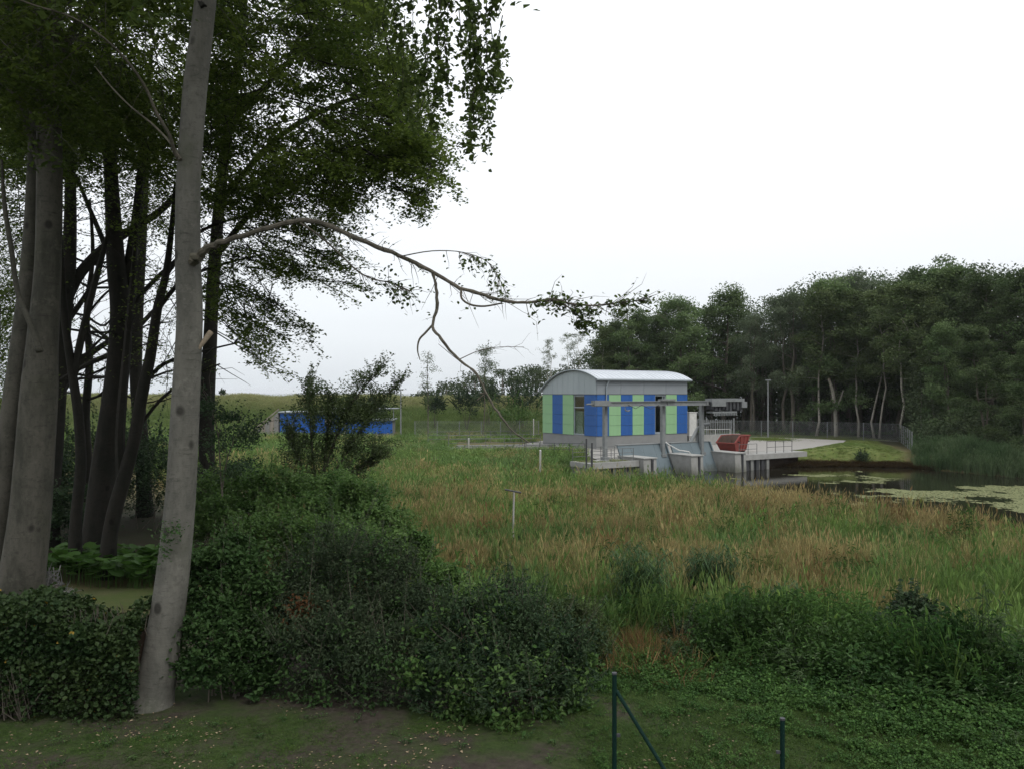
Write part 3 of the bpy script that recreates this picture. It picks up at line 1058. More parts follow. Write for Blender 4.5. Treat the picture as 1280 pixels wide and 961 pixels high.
# ------------------------------------------------------------------ fences
def mesh_fence(name, label, pts, h, step, mat='galv', mesh_gap=.24, wr=.007, postr=.045):
    pts = [np.array(p, float) for p in pts]
    t = thing(name, label, 'fence', tuple(pts[0]))
    for a, b in zip(pts[:-1], pts[1:]):
        Ln = np.linalg.norm((b - a)[:2])
        n = max(1, int(round(Ln / step)))
        ux = (b - a) / n
        for i in range(n + (1 if b is pts[-1] else 0)):
            p = a + ux * i
            MB().tube([p - V3(0, 0, .3), p + V3(0, 0, h + .05)], postr, 6).build('fence_post', M[mat], t, True)
        for i in range(n):
            p, q = a + ux * i, a + ux * (i + 1)
            w_ = MB()
            l1 = np.linalg.norm((q - p)[:2])
            side = np.cross((q - p) / np.linalg.norm(q - p), V3(0, 0, 1)) * wr
            up = V3(0, 0, 1)
            k = int((l1 + h) / mesh_gap)
            for j in range(k):
                for sgn in (1, -1):
                    s = j * mesh_gap
                    c0, c1 = max(0, s - h), min(l1, s)
                    if c1 - c0 < .02:
                        continue
                    z0, z1 = s - c0, s - c1
                    e0, e1 = (c0, c1) if sgn > 0 else (l1 - c0, l1 - c1)
                    A = p + (q - p) * e0 / l1 + up * min(z0, h)
                    B = p + (q - p) * e1 / l1 + up * max(z1, 0)
                    dv = (B - A) / np.linalg.norm(B - A)
                    nrm = np.cross(dv, side / wr) * wr
                    w_.add([A - nrm, B - nrm, B + nrm, A + nrm], [(0, 1, 2, 3)])
            for z in (.05, h):
                w_.add([p + up * (z - .012), q + up * (z - .012), q + up * (z + .012), p + up * (z + .012)], [(0, 1, 2, 3)])
            w_.build('wire_mesh', M['galv'], t, True)
    return t


gzz = lambda x, y: float(ground_z(np.array([x]), np.array([y]))[0])
FP = [(29.4, 107.5), (36.5, 104), (43.5, 99), (46.0, 95.0)]
mesh_fence('chain_link_fence', 'long chain link fence between the gravel yard and the wood', [(x, y, gzz(x, y)) for x, y in FP], 2.1, 3.6)
FP2 = [(46.0, 95.0), (42.8, 87), (39.6, 79.2)]
mesh_fence('chain_link_fence', 'chain link fence running down the green bank to the pond', [(x, y, gzz(x, y) + .05) for x, y in FP2], 2.0, 2.9)
# palisade gate behind the yard
t = thing('palisade_gate', 'grey upright bar fence behind the gantry at the back of the yard', 'gate', (22.0, 104.8, YARD_Z))
for (x0, x1) in ((0, 3.4), (3.6, 6.9)):
    for i in range(14):
        x = x0 + .15 + (x1 - x0 - .3) * i / 13
        MB().box(x - .045, x + .045, -.02, .02, .12, 2.25).build('bar', M['galv'], t)
    MB().box(x0 + .02, x1 - .02, .022, .07, .35, .45).box(x0 + .02, x1 - .02, .022, .07, 1.9, 2.0).build('gate_rail', M['galv'], t)
for x in (-.1, 3.5, 7.05):
    MB().box(x - .09, x + .09, -.09, .09, -.3, 2.45).build('gate_post', M['galv'], t)
mesh_fence('chain_link_fence', 'chain link fence left of the pump house in front of the dike', [(-12.5, 103, -.65), (-4, 104, -.7), (3.5, 105, -.7)], 2.0, 2.8, mesh_gap=.3)
# channel to the left: concrete walls with long railings
t = thing('channel_wall', 'dark stone channel wall left of the pump house plinth', 'wall', (-6.2, 80.0, -.8))
for i in range(8):
    a = V3(-6.2, 80.0, -.8) + V3(1.25 * i, .32 * i, 0)
    o = MB().box(.01, 1.29, 0, .5, -.5, .35 + .02 * (i % 2)).build('stone_block', M['concrete_dark'], t)
    o.location = a - V3(-6.2, 80.0, -.8)
    o.rotation_euler = (0, 0, math.atan2(.32, 1.25))
t = thing('channel_slab', 'pale concrete coping slab along the channel behind its dark wall', 'slab', (-5.6, 84.0, -.7))
for i in range(6):
    o = MB().box(.01, 1.78, 0, 1.8, -.3, .12).build('slab_piece', M['plinth_dark'], t)
    o.location = (i * 1.72, i * .43, 0)
    o.rotation_euler = (0, 0, .245)
railing('long grey railing on the channel wall left of the pump house', [V3(-6.5, 81.6, -.5), V3(3.0, 84.2, -.5)], h=1.2, rails=3, step=1.9, r=.03)
railing('farther grey railing across the channel towards the blue building', [V3(-9.5, 90.5, -.6), V3(2.2, 93.0, -.6)], h=1.25, rails=3, step=2.2, r=.03)
railing('dark railing along the near edge of the channel by the pump house corner', [V3(1.2, 75.0, -.75), V3(6.6, 72.6, -.7)], h=1.15, rails=2, step=1.4, mat='dark_steel', r=.03)

# ------------------------------------------------------------------ blue building with ramp in the left distance
bb = P(350, 514, 108)
t = thing('blue_building', 'long low blue clad building half hidden behind the young tree', 'building', (bb[0], 108, -.6), math.radians(3))
HB = 2.95
MB().box(0, 8.6, 0, 5, -.3, HB).build('wall', M['concrete_dark'], t)
pm_ = MB().box(.012, 1.06, -.08, -.004, .25, HB - .05).mesh('panel', M['blue_old'])
for i in range(8):
    put('panel', pm_, t, (i * 1.074, 0, 0))
MB().box(-.2, 8.9, -.35, 5.2, HB + .002, HB + .16).build('roof', M['trim'], t)
MB().box(6.0, 6.9, -.12, -.084, 1.3, 2.3).build('window', M['cabinet'], t)
MB().box(8.62, 15.0, 1.0, 5, -.3, 1.9).build('annex_wall', M['concrete_dark'], t)
pm2 = MB().box(.012, 1.05, .92, .996, .1, 1.75).mesh('panel', M['blue_old'])
for i in range(6):
    put('panel', pm2, t, (8.64 + i * 1.06, 0, 0))
MB().box(8.3, 15.3, .6, 5.2, 1.902, 2.05).build('annex_roof', M['trim'], t)
MB().box(6.5, 15.6, 2.2, 5.0, 3.4, 3.5).build('canopy', M['clad_side'], t)
for x in (9.0, 15.0):
    MB().box(x - .06, x + .06, 2.4, 2.52, 2.052, 3.398).build('canopy_post', M['galv'], t)
t = thing('stone_ramp', 'sloping stone and timber flank wall at the end of the blue building', 'ramp', (bb[0], 107.6, -.6))
for i in range(6):
    x0, x1 = -3.6 + i * .58, -3.6 + (i + 1) * .58 - .02
    z0, z1 = .15 + 3.0 * (x0 + 3.6) / 3.6, .15 + 3.0 * (x1 + 3.6) / 3.6
    MB().hexa([(x0, 0, -.3), (x1, 0, -.3), (x1, 1.2, -.3), (x0, 1.2, -.3), (x0, 0, z0), (x1, 0, z1), (x1, 1.2, z1), (x0, 1.2, z0)]).build('stone', M['stone'] if i % 2 else M['wood_pale'], t)
MB().hexa([(-3.9, -.1, .12), (-.05, -.1, 3.32), (-.05, .1, 3.32), (-3.9, .1, .12), (-3.9, -.1, .34), (-.05, -.1, 3.54), (-.05, .1, 3.54), (-3.9, .1, .34)]).build('coping', M['wood_pale'], t)

# ------------------------------------------------------------------ garden fence posts and the perch
gp = P(768, 842, 10.2)
t = thing('fence_post', 'tall dark green garden fence post with a slanting brace', 'fence post', (gp[0], 10.2, 0))
hp = gp[2]
MB().tube([(0, 0, -.4), (0, 0, hp)], .030, 10).build('post', M['post_green'], t)
MB().tube([(0, 0, hp), (0, 0, hp + .02)], .034, 10).build('cap', M['dark_steel'], t)
bt, be = P(770, 862, 10.2), P(845, 985, 9.75)
MB().tube([bt, be, be + (be - bt) * .35], .024, 8).build('brace', M['post_green'], t, True)
MB().box(.026, .075, -.012, .012, .62, .66).build('wire_clip', M['dark_steel'], t)
gp = P(978, 899, 9.0)
t = thing('fence_post', 'short dark green garden fence post standing alone without brace', 'fence post', (gp[0], 9.0, 0))
MB().tube([(0, 0, -.4), (0, 0, gp[2])], .026, 10).build('post', M['post_green'], t)
MB().tube([(0, 0, gp[2]), (0, 0, gp[2] + .02)], .03, 10).build('cap', M['dark_steel'], t)
MB().box(-.07, -.024, -.012, .012, .95, .98).build('wire_clip', M['dark_steel'], t)
pb = P(641, 690, 30)
t = thing('bird_perch', 'weathered pale pole with crossbar standing in the tall grass', 'perch', tuple(pb))
MB().tube([(0, 0, -1), (.02, 0, 1.2), (.04, 0, 2.26)], [.042, .037, .033], 8).build('pole', M['cabinet_grey'], t)
MB().tube([(-.30, 0, 2.36), (.32, 0, 2.24)], .035, 6).build('crossbar', M['dark_steel'], t)
# ------------------------------------------------------------------ plants: instanced ground cover
def scatter(name, label, pts, rz, sc, col, ids, sources, tilt=None):
    """one 'stuff' object whose points carry plants"""
    n = len(pts)
    src = bpy.data.collections.new(name + '_kinds')
    for i, m in enumerate(sources):
        so = bpy.data.objects.new('kind_%02d' % i, m)
        src.objects.link(so)
    me = bpy.data.meshes.new(name)
    me.vertices.add(n)
    me.vertices.foreach_set('co', np.asarray(pts, np.float32).ravel())
    rot = np.zeros((n, 3), np.float32)
    rot[:, 2] = rz
    if tilt is not None:
        rot[:, :2] = tilt
    a = me.attributes.new('rot', 'FLOAT_VECTOR', 'POINT')
    a.data.foreach_set('vector', rot.ravel())
    a = me.attributes.new('scl', 'FLOAT_VECTOR', 'POINT')
    a.data.foreach_set('vector', np.asarray(sc, np.float32).ravel())
    a = me.attributes.new('col', 'FLOAT_COLOR', 'POINT')
    a.data.foreach_set('color', np.concatenate([col, np.ones((n, 1))], 1).astype(np.float32).ravel())
    a = me.attributes.new('pick', 'INT', 'POINT')
    a.data.foreach_set('value', np.asarray(ids, np.int32))
    o = bpy.data.objects.new(name, me)
    C.objects.link(o)
    g = bpy.data.node_groups.new(name, 'GeometryNodeTree')
    g.interface.new_socket('Geometry', in_out='INPUT', socket_type='NodeSocketGeometry')
    g.interface.new_socket('Geometry', in_out='OUTPUT', socket_type='NodeSocketGeometry')
    gi, go = g.nodes.new('NodeGroupInput'), g.nodes.new('NodeGroupOutput')
    ci = g.nodes.new('GeometryNodeCollectionInfo')
    ci.inputs['Collection'].default_value = src
    ci.inputs['Separate Children'].default_value = True
    ci.inputs['Reset Children'].default_value = True
    ip = g.nodes.new('GeometryNodeInstanceOnPoints')
    ip.inputs['Pick Instance'].default_value = True

    def na(nm, ty):
        x = g.nodes.new('GeometryNodeInputNamedAttribute')
        x.data_type = ty
        x.inputs['Name'].default_value = nm
        return x.outputs['Attribute']
    g.links.new(gi.outputs[0], ip.inputs['Points'])
    g.links.new(ci.outputs[0], ip.inputs['Instance'])
    g.links.new(na('pick', 'INT'), ip.inputs['Instance Index'])
    g.links.new(na('rot', 'FLOAT_VECTOR'), ip.inputs['Rotation'])
    g.links.new(na('scl', 'FLOAT_VECTOR'), ip.inputs['Scale'])
    g.links.new(ip.outputs[0], go.inputs[0])
    md = o.modifiers.new('plants', 'NODES')
    md.node_group = g
    tag(o, label, kind='stuff')
    return o


def blade_clump(rng, n, h, rad, wid, lean, mat, seed_head=0.0, name='clump'):
    """grass tuft: each blade three bent segments, some stalks with a seed head"""
    mb = MB()
    for i in range(n):
        r, a = rad * math.sqrt(rng.random()), rng.uniform(0, 6.283)
        p0 = V3(r * math.cos(a), r * math.sin(a), -.05)
        az = a + rng.normal(0, .9)
        dv = V3(math.cos(az), math.sin(az), 0)
        hh = h * rng.uniform(.55, 1.1)
        ln = lean * rng.uniform(.3, 1.4) * hh
        ts = np.array([0, .35, .7, 1.0])
        cen = p0 + ts[:, None] * V3(0, 0, 1) * hh * (1 - .18 * ts[:, None] * lean * 2) + (ts ** 2)[:, None] * dv * ln
        wv = rng.uniform(0, 6.283)
        sd_ = V3(math.cos(wv), math.sin(wv), 0)
        stalk = rng.random() < seed_head
        w_ = wid * rng.uniform(.7, 1.2) * (.55 if stalk else 1)
        ww = np.array([.8, 1, .7, .08]) * w_ * .5
        V = np.empty((8, 3))
        V[0::2] = cen - sd_ * ww[:, None]
        V[1::2] = cen + sd_ * ww[:, None]
        ti = rng.random()
        mb.add(V, [(0, 1, 3, 2), (2, 3, 5, 4), (4, 5, 7, 6)], None, ti)
        if stalk:
            tp = cen[-1]
            L = hh * rng.uniform(.10, .17)
            d2 = (cen[-1] - cen[-2])
            d2 /= np.linalg.norm(d2)
            for q in (sd_, np.cross(sd_, V3(0, 0, 1))):
                mb.add([tp - d2 * L * .6, tp + q * wid * 1.3, tp + d2 * L * .6, tp - q * wid * 1.3], [(0, 1, 2, 3)], None, min(1, ti + .3))
    return mb.mesh(name, mat)


def weed_plant(rng, h, nl, ls, asp, mat, stems=3, spread=.18, name='weed'):
    mb = MB()
    for s in range(stems):
        a = rng.uniform(0, 6.283)
        b0 = V3(math.cos(a), math.sin(a), 0) * spread * rng.uniform(.1, 1)
        tip = b0 * 1.6 + V3(rng.normal(0, .08), rng.normal(0, .08), h * rng.uniform(.7, 1.05))
        mb.tube([b0 - V3(0, 0, .05), (b0 + tip) / 2 + V3(rng.normal(0, .02), rng.normal(0, .02), 0), tip], [.009, .007, .003], 3, .2, False)
        k = nl // stems
        tt = rng.uniform(.12, 1, k) ** .8
        aa = np.arange(k) * 2.4 + rng.uniform(0, 6)
        out = np.stack([np.cos(aa), np.sin(aa), np.full(k, .25)], 1)
        cen = b0 + (tip - b0) * tt[:, None] + out * (ls * (.75 - .35 * tt))[:, None]
        mb.leaves(cen, ls * (1.15 - .5 * tt), rng, asp, .45, rng.uniform(0, 1, k), axis=out, fine=True)
    return mb.mesh(name, mat)


rg = np.random.default_rng(77)
G = {
    'green': [blade_clump(rg, 30, 1.0, .20, .014, .35, M['blade']) for _ in range(2)],
    'stalk': [blade_clump(rg, 26, 1.15, .22, .009, .22, M['blade'], .55) for _ in range(3)],
    'reed': [blade_clump(rg, 18, 1.35, .20, .026, .30, M['blade'], .08) for _ in range(2)],
    'short': [blade_clump(rg, 26, .12, .09, .006, .6, M['blade']) for _ in range(2)],
    'weed': [weed_plant(rg, .8, 52, .15, .5, M['weed'], 5, .24) for _ in range(3)],
    'weed_narrow': [weed_plant(rg, 1.1, 54, .17, .20, M['weed'], 4, .18) for _ in range(2)],
    'low': [weed_plant(rg, .26, 26, .075, .62, M['weed'], 5, .16) for _ in range(3)],
}


def sample_area(rng, n, y0, y1, pxa, pxb):
    """points uniform on the ground in the wedge between two photo columns"""
    y = np.sqrt(rng.uniform(y0 * y0, y1 * y1, n))
    x = (rng.uniform(pxa, pxb, n) - 640) / F * y
    return x, y


def lerp3(a, b, t):
    return np.asarray(a)[None, :] * (1 - t[:, None]) + np.asarray(b)[None, :] * t[:, None]


# --- meadow
def meadow():
    rng = np.random.default_rng(3)
    X, Y = [], []
    for n, a, b in ((14000, 14.5, 24), (17000, 24, 36), (17000, 36, 54), (15000, 54, 80), (8000, 80, 112)):
        x, y = sample_area(rng, n, a, b, 200 if a < 40 else -120, 1420)
        X.append(x), Y.append(y)
    x, y = np.concatenate(X), np.concatenate(Y)
    pu = x / y * F + 640
    din = dist_poly(x, y, POND)
    ok = ~(in_poly(x, y, POND) & (din > .9)) & ~in_poly(x, y, YARD) & ~in_poly(x, y, BANK)
    ok &= (vnoise(x, y, .55, 47) + rng.normal(0, .06, len(x)) > .30) | (y > 60)
    # front edge of the meadow and the scrub on the left
    front = np.interp(x, [-12, -3, 0, 2, 3.2, 6, 9, 14, 20], [26, 20, 17.2, 17.0, 16.8, 15.9, 14.8, 14, 13.5])
    ok &= y > front + (vnoise(x, y, 1.3, 8) - .5) * 2.5
    ok &= ~((pu < 330) & (y < 44))
    ok &= ~((x > 41) & (y > 52) & (y < 110)) & ~((y > 66) & (x > np.interp(y, [66, 70, 74, 80, 83], [6.0, 6.6, 6.6, 7.4, 6.4])) & (y < 110))
    ok &= ~((y > 79.8) & (y < 92) & (x > -6.5)) & ~((x > -35) & (x < -14) & (y > 106))
    x, y = x[ok], y[ok]
    pu = pu[ok]
    n = len(x)
    z = ground_z(x, y)
    pat = vnoise(x, y, 5.0, 31) * .5 + vnoise(x, y, 1.9, 32) * .35 + vnoise(x, y, .7, 33) * .15
    # straw dominates the middle, green the pond side and the front
    pat = vnoise(x * .55, y, 3.2, 31) * .42 + vnoise(x * .7, y, 1.3, 32) * .36 + vnoise(x, y, .55, 33) * .22
    pat = .5 + (pat - .5) * 1.75
    straw = .43 - .28 * smooth(40, 52, y) - .42 * smooth(23, 16.5, y + (vnoise(x, y, 3, 39) - .5) * 6) + .06 * smooth(520, 700, pu)
    straw += .30 * np.exp(-((pu - 570) / 110) ** 2 - ((y - 52) / 9) ** 2)
    t = smooth(.40, .64, pat + (straw - .52) + rng.normal(0, .12, n))
    red = (vnoise(x, y, 1.4, 35) + rng.normal(0, .12, n)) > .70
    green = lerp3((.075, .135, .032), (.140, .205, .062), rng.random(n))
    blue = vnoise(x, y, 3.1, 37)[:, None] ** 2
    green = green * (1 - .35 * blue) + np.array([.07, .14, .075]) * .35 * blue
    tan = lerp3((.205, .18, .080), (.32, .265, .135), rng.random(n))
    tan = np.where((red & (y < 48))[:, None], lerp3((.17, .115, .055), (.24, .17, .085), rng.random(n)), tan)
    col = green * (1 - t[:, None]) + tan * t[:, None]
    col = col * (.72 + .5 * vnoise(x * .8, y, 1.0, 49) + .12 * rng.normal(0, 1, n).clip(-1.5, 1.5))[:, None]
    kind = np.where(rng.random(n) < .25 + .65 * t, 2 + rng.integers(0, 3, n), np.where(rng.random(n) < .45, 5 + rng.integers(0, 2, n), rng.integers(0, 2, n)))
    h = (.46 + .42 * vnoise(x, y, 2.4, 36) + .42 * vnoise(x, y, .8, 38) + rng.normal(0, .13, n)) * np.interp(y, [15, 22, 40, 60, 75], [.80, .95, 1.0, .95, .75])
    h = h * (1 + .5 * np.exp(-((x - 2.5) / 3.5) ** 2 - ((y - 59) / 4.0) ** 2))
    h = h * (.88 + .26 * t) + .55 * (rng.random(n) < .11)
    # broad leaved herbs standing in the grass
    herb = (vnoise(x, y, 1.6, 44) + rng.normal(0, .05, n) > np.interp(y, [18, 24, 34, 50], [.62, .66, .76, .82])) & (y < 50) & (rng.random(n) < .5)
    col = np.where(herb[:, None], lerp3((.030, .070, .018), (.07, .125, .035), rng.random(n)), col)
    kind = np.where(herb, 7 + rng.integers(0, 5, n), kind)
    # shore belt keeps clear of the water line
    h = np.clip(h, .3, 1.7) * np.interp(y, [61, 68], [1, .68])
    wd = np.interp(y, [15, 40, 80], [1.0, 1.35, 2.2])
    sc = np.stack([wd, wd, h], 1)
    return scatter('meadow_grass', 'tall meadow of straw coloured and green grass in front of the pump house', np.stack([x, y, z], 1), rng.uniform(0, 6.28, n), sc, col, kind,
                   G['green'] + G['stalk'] + G['reed'] + G['weed'] + G['weed_narrow'], rng.normal(0, .12, (n, 2)))


meadow()


def dike():
    rng = np.random.default_rng(4)
    n = 26000
    x, y = rng.uniform(-85, 26, n), rng.uniform(108, 147, n)
    ok = ~((x > -33.5) & (x < -15) & (y > 106) & (y < 115)) & ~in_poly(x, y, YARD)
    x, y = x[ok], y[ok]
    n = len(x)
    z = ground_z(x, y)
    up = smooth(.5, 3.6, z) + (vnoise(x, y, 7, 51) - .5) * .9 + rng.normal(0, .15, n)
    t = smooth(.1, .95, up)
    col = lerp3((.095, .15, .048), (.145, .19, .068), rng.random(n)) * (1 - t[:, None]) + lerp3((.19, .215, .095), (.27, .26, .135), rng.random(n)) * t[:, None]
    s = rng.uniform(.5, .95, n) * (.7 + .6 * vnoise(x, y, 3, 52))
    sc = np.stack([s * 0 + 3.0, s * 0 + 3.0, s], 1)
    return scatter('dike_grass', 'long marram and meadow grass covering the sea dike', np.stack([x, y, z], 1), rng.uniform(0, 6.28, n), sc, col, rng.integers(0, 5, n), G['green'] + G['stalk'])


dike()


def bank_grass():
    rng = np.random.default_rng(6)
    x, y = rng.uniform(20, 47, 26000), rng.uniform(75, 110, 26000)
    ok = (in_poly(x, y, BANK) & (dist_poly(x, y, BANK) > .3)) | (~in_poly(x, y, YARD) & ~in_poly(x, y, POND) & (y > 97) & (x > 24) & (x < 46))
    x, y = x[ok], y[ok]
    n = len(x)
    p = vnoise(x, y, 3.5, 61)
    col = lerp3((.085, .145, .034), (.165, .18, .065), np.clip(p + rng.normal(0, .15, n), 0, 1))
    s = rng.uniform(.6, 1.4, n)
    # the island round the lamp
    x2, y2 = rng.normal(33.2, 1.6, 900), rng.normal(103.5, .9, 900)
    sc = np.stack([np.full(n, 3.0), np.full(n, 3.0), s], 1)
    return scatter('bank_grass', 'short mown grass on the green bank between yard and pond', np.stack([x, y, ground_z(x, y)], 1), rng.uniform(0, 6.28, n), sc, col, rng.integers(0, 2, n), G['short'])


bank_grass()


def island_grass():
    rng = np.random.default_rng(61)
    n = 1500
    x, y = rng.normal(31.8, 1.5, n), rng.normal(99.5, 1.9, n)
    col = lerp3((.08, .14, .032), (.15, .17, .05), rng.random(n))
    sc = np.stack([np.full(n, 3.0), np.full(n, 3.0), rng.uniform(.8, 2, n)], 1)
    return scatter('island_grass', 'small grass island in the gravel below the lamp post', np.stack([x, y, np.full(n, YARD_Z)], 1), rng.uniform(0, 6.28, n), sc, col, rng.integers(0, 2, n), G['short'])


island_grass()


def deck_grass():
    rng = np.random.default_rng(62)
    n = 420
    a, q = rng.uniform(-4.7, -.3, n), rng.uniform(.4, 3.0, n)
    ok = vnoise(a, q, 1.1, 5) > .40
    a, q = a[ok], q[ok]
    n = len(a)
    p = np.array([L2W(-.74 + i, -.3 + j, -.735) for i, j in zip(a, q)])
    return scatter('deck_grass', 'grass grown over the top of the left concrete deck', p, rng.uniform(0, 6.28, n), np.stack([np.full(n, 2.5), np.full(n, 2.5), rng.uniform(1, 2.6, n)], 1),
                   lerp3((.10, .15, .04), (.17, .17, .07), rng.random(n)), rng.integers(0, 2, n), G['short'])


deck_grass()


def shore_reeds():
    """tall reed belt on the right shore and under the wood"""
    rng = np.random.default_rng(8)
    n = 16000
    x, y = rng.uniform(36, 72, n), rng.uniform(44, 84, n)
    d = dist_poly(x, y, POND)
    ok = ~in_poly(x, y, POND) & (d < 6.5) & (x > 38.5) & ~in_poly(x, y, BANK) & (x / y > .503)
    x, y, d = x[ok], y[ok], d[ok]
    n = len(x)
    col = lerp3((.055, .10, .042), (.12, .165, .085), np.clip(vnoise(x, y, 1.8, 98) + rng.normal(0, .2, n), 0, 1))
    s = rng.uniform(.75, 1.25, n) * (.7 + .8 * vnoise(x, y, 2.5, 97))
    return scatter('shore_reeds', 'belt of tall green reeds along the far right shore of the pond', np.stack([x, y, ground_z(x, y)], 1), rng.uniform(0, 6.28, n),
                   np.stack([np.full(n, 1.5), np.full(n, 1.5), s], 1), col, rng.integers(0, 2, n), G['reed'])


shore_reeds()


def bank_edge():
    """brown dead sedge on the cut edge of the bank"""
    rng = np.random.default_rng(9)
    n = 900
    t = rng.uniform(0, 1, n)
    x = 21.5 + t * 18.5 + rng.normal(0, .15, n)
    y = np.interp(x, [21.5, 26, 32, 38.6, 40.5], [76.6, 78.4, 79.1, 77.6, 74]) + rng.uniform(-.3, .7, n)
    col = lerp3((.045, .022, .012), (.085, .065, .025), rng.random(n))
    return scatter('bank_sedge', 'reddish brown sedge fringe along the foot of the green bank', np.stack([x, y, ground_z(x, y)], 1), rng.uniform(0, 6.28, n),
                   np.stack([np.full(n, 2.2), np.full(n, 2.2), rng.uniform(.25, .5, n)], 1), col, rng.integers(0, 2, n), G['green'])


bank_edge()


def weeds():
    rng = np.random.default_rng(12)
    n = 9000
    x, y = rng.uniform(.8, 16, n), rng.uniform(10.5, 22, n)
    lo = np.interp(x, [0, 1.4, 2.6, 4.2, 7.1, 16], [15.6, 15.6, 14.9, 13.4, 11.4, 9])
    hi = np.interp(x, [0, 2.4, 3.2, 6, 9, 16], [16.2, 16.4, 17.0, 16.7, 15.4, 14.6])
    wob = (vnoise(x, y, 1.1, 71) - .5) * 1.4
    ok = (y > lo + wob) & (y < hi + wob) & (x > .8)
    ok &= ~(((x - 3.0) / 1.1) ** 2 + ((y - 16.4) / .9) ** 2 < 1)
    x, y, lo = x[ok], y[ok], lo[ok]
    n = len(x)
    rise = smooth(0, 2.2, y - lo)
    h = (.16 + .72 * rise) * (.35 + 1.0 * vnoise(x, y, 1.5, 72) + .5 * vnoise(x, y, .6, 78))
    p = vnoise(x, y, .9, 73) * 1.2 - .1
    col = lerp3((.024, .060, .017), (.064, .120, .034), np.clip(p + rng.normal(0, .2, n), 0, 1))
    grey = (vnoise(x, y, .8, 75) > .70) & (rng.random(n) < .5)
    col = np.where(grey[:, None], lerp3((.075, .115, .055), (.10, .145, .07), rng.random(n)), col)
    spc = vnoise(x, y, 1.25, 79) + rng.normal(0, .06, n)
    ids = np.where(spc < .40, rng.integers(0, 3, n), np.where(spc < .56, 3 + rng.integers(0, 2, n), np.where(spc < .66, 5 + rng.integers(0, 4, n), rng.integers(0, 3, n))))
    ids = np.where(grey, 3 + rng.integers(0, 2, n), ids)
    tone = np.where(spc < .40, 1.0, np.where(spc < .56, 1.25, np.where(spc < .66, 1.7, .72)))
    col = col * tone[:, None]
    gr = (spc >= .56) & (spc < .66) & ~grey
    col[gr] = col[gr] * np.array([1.35, 1.1, 1.0])
    h = np.where((spc >= .56) & (spc < .66), h * .85, np.where(spc >= .66, h * 1.3, h))
    s = rng.uniform(.75, 1.15, n) * (.5 + .5 * smooth(0, 1.6, y - lo))
    return scatter('weed_patch', 'dark green nettles and tall weeds between the lawn and meadow at lower right', np.stack([x, y, ground_z(x, y)], 1), rng.uniform(0, 6.28, n),
                   np.stack([s, s, h], 1), col, ids, G['weed'] + G['weed_narrow'] + G['reed'] + G['green'], rng.normal(0, .15, (n, 2)))


weeds()


def lawn():
    rng = np.random.default_rng(13)
    n = 70000
    x, y = sample_area(rng, n, 9.2, 16.5, -120, 1400)
    big = vnoise(x, y, 1.6, 81) * .6 + vnoise(x, y, .6, 82) * .4
    right = smooth(-.6, 1.6, x + (vnoise(x, y, 1.2, 85) - .5) * 1.6)
    ok = rng.random(n) < np.clip((big - .36 + .16 * right) * 3.5, .03, 1) * (.25 + .75 * right)
    ok &= (y < np.interp(x, [-12, -6, -2, 0, 1.2, 16], [12.6, 12.4, 12.2, 12.4, 16, 16]))
    x, y = x[ok], y[ok]
    n = len(x)
    col = lerp3((.034, .070, .018), (.075, .12, .030), rng.random(n))
    sc = np.stack([rng.uniform(.9, 1.6, n)] * 2 + [rng.uniform(.3, .9, n) * (.6 + .6 * smooth(0, 2, x))], 1)
    scatter('lawn_grass', 'thin short grass growing in patches on the bare garden ground', np.stack([x, y, ground_z(x, y)], 1), rng.uniform(0, 6.28, n), sc, col, rng.integers(0, 2, n), G['short'])
    n = 15000
    x, y = rng.uniform(.2, 12, n), rng.uniform(9.0, 16.4, n)
    lo = np.interp(x, [0, 1.4, 2.6, 4.2, 7.1, 12], [15.6, 15.6, 14.9, 13.4, 11.4, 9.5])
    dd = lo - y
    dens = vnoise(x, y, 1.0, 83) * .6 + vnoise(x, y, .4, 84) * .4
    ok = (dd > -.9) & (rng.random(n) < np.clip((dens - .28) * 3, .05, 1) * np.interp(dd, [-1, .3, 2, 4], [1, 1, .8, .65]))
    ok &= x > .5 + (y < 12.4) * .6
    x, y, dd = x[ok], y[ok], dd[ok]
    n = len(x)
    col = lerp3((.038, .090, .024), (.078, .148, .038), rng.random(n))
    s = rng.uniform(.45, 1.1, n) * np.interp(dd, [-1, 0, 2, 4], [1.35, .95, .6, .45])
    scatter('low_weeds', 'fresh green seedlings and low nettles on the lawn beside the fence posts', np.stack([x, y, ground_z(x, y)], 1), rng.uniform(0, 6.28, n), np.stack([s, s, s], 1), col, rng.integers(0, 3, n), G['low'])
    n = 60
    x, y = rng.uniform(-7, 1, n), rng.uniform(10, 12.4, n)
    s = rng.uniform(.25, .6, n)
    scatter('ground_sprouts', 'scattered green sprouts on the bare earth under the trees', np.stack([x, y, ground_z(x, y)], 1), rng.uniform(0, 6.28, n), np.stack([s, s, s], 1),
            lerp3((.04, .085, .03), (.07, .12, .04), rng.random(n)), rng.integers(0, 3, n), G['low'])
    lm = MB()
    n = 2600
    x, y = rng.uniform(-9, 4, n), rng.uniform(9.6, 13, n)
    kp = vnoise(x, y, .9, 88) + rng.normal(0, .12, n) > .62
    x, y = x[kp], y[kp]
    lm.leaves(np.stack([x, y, ground_z(x, y) + .015], 1), rng.uniform(.025, .06, len(x)), rng, .6, .93)
    tag(lm.build('leaf_litter', M['litter']), 'dry fallen leaves strewn over the bare ground', kind='stuff')


lawn()


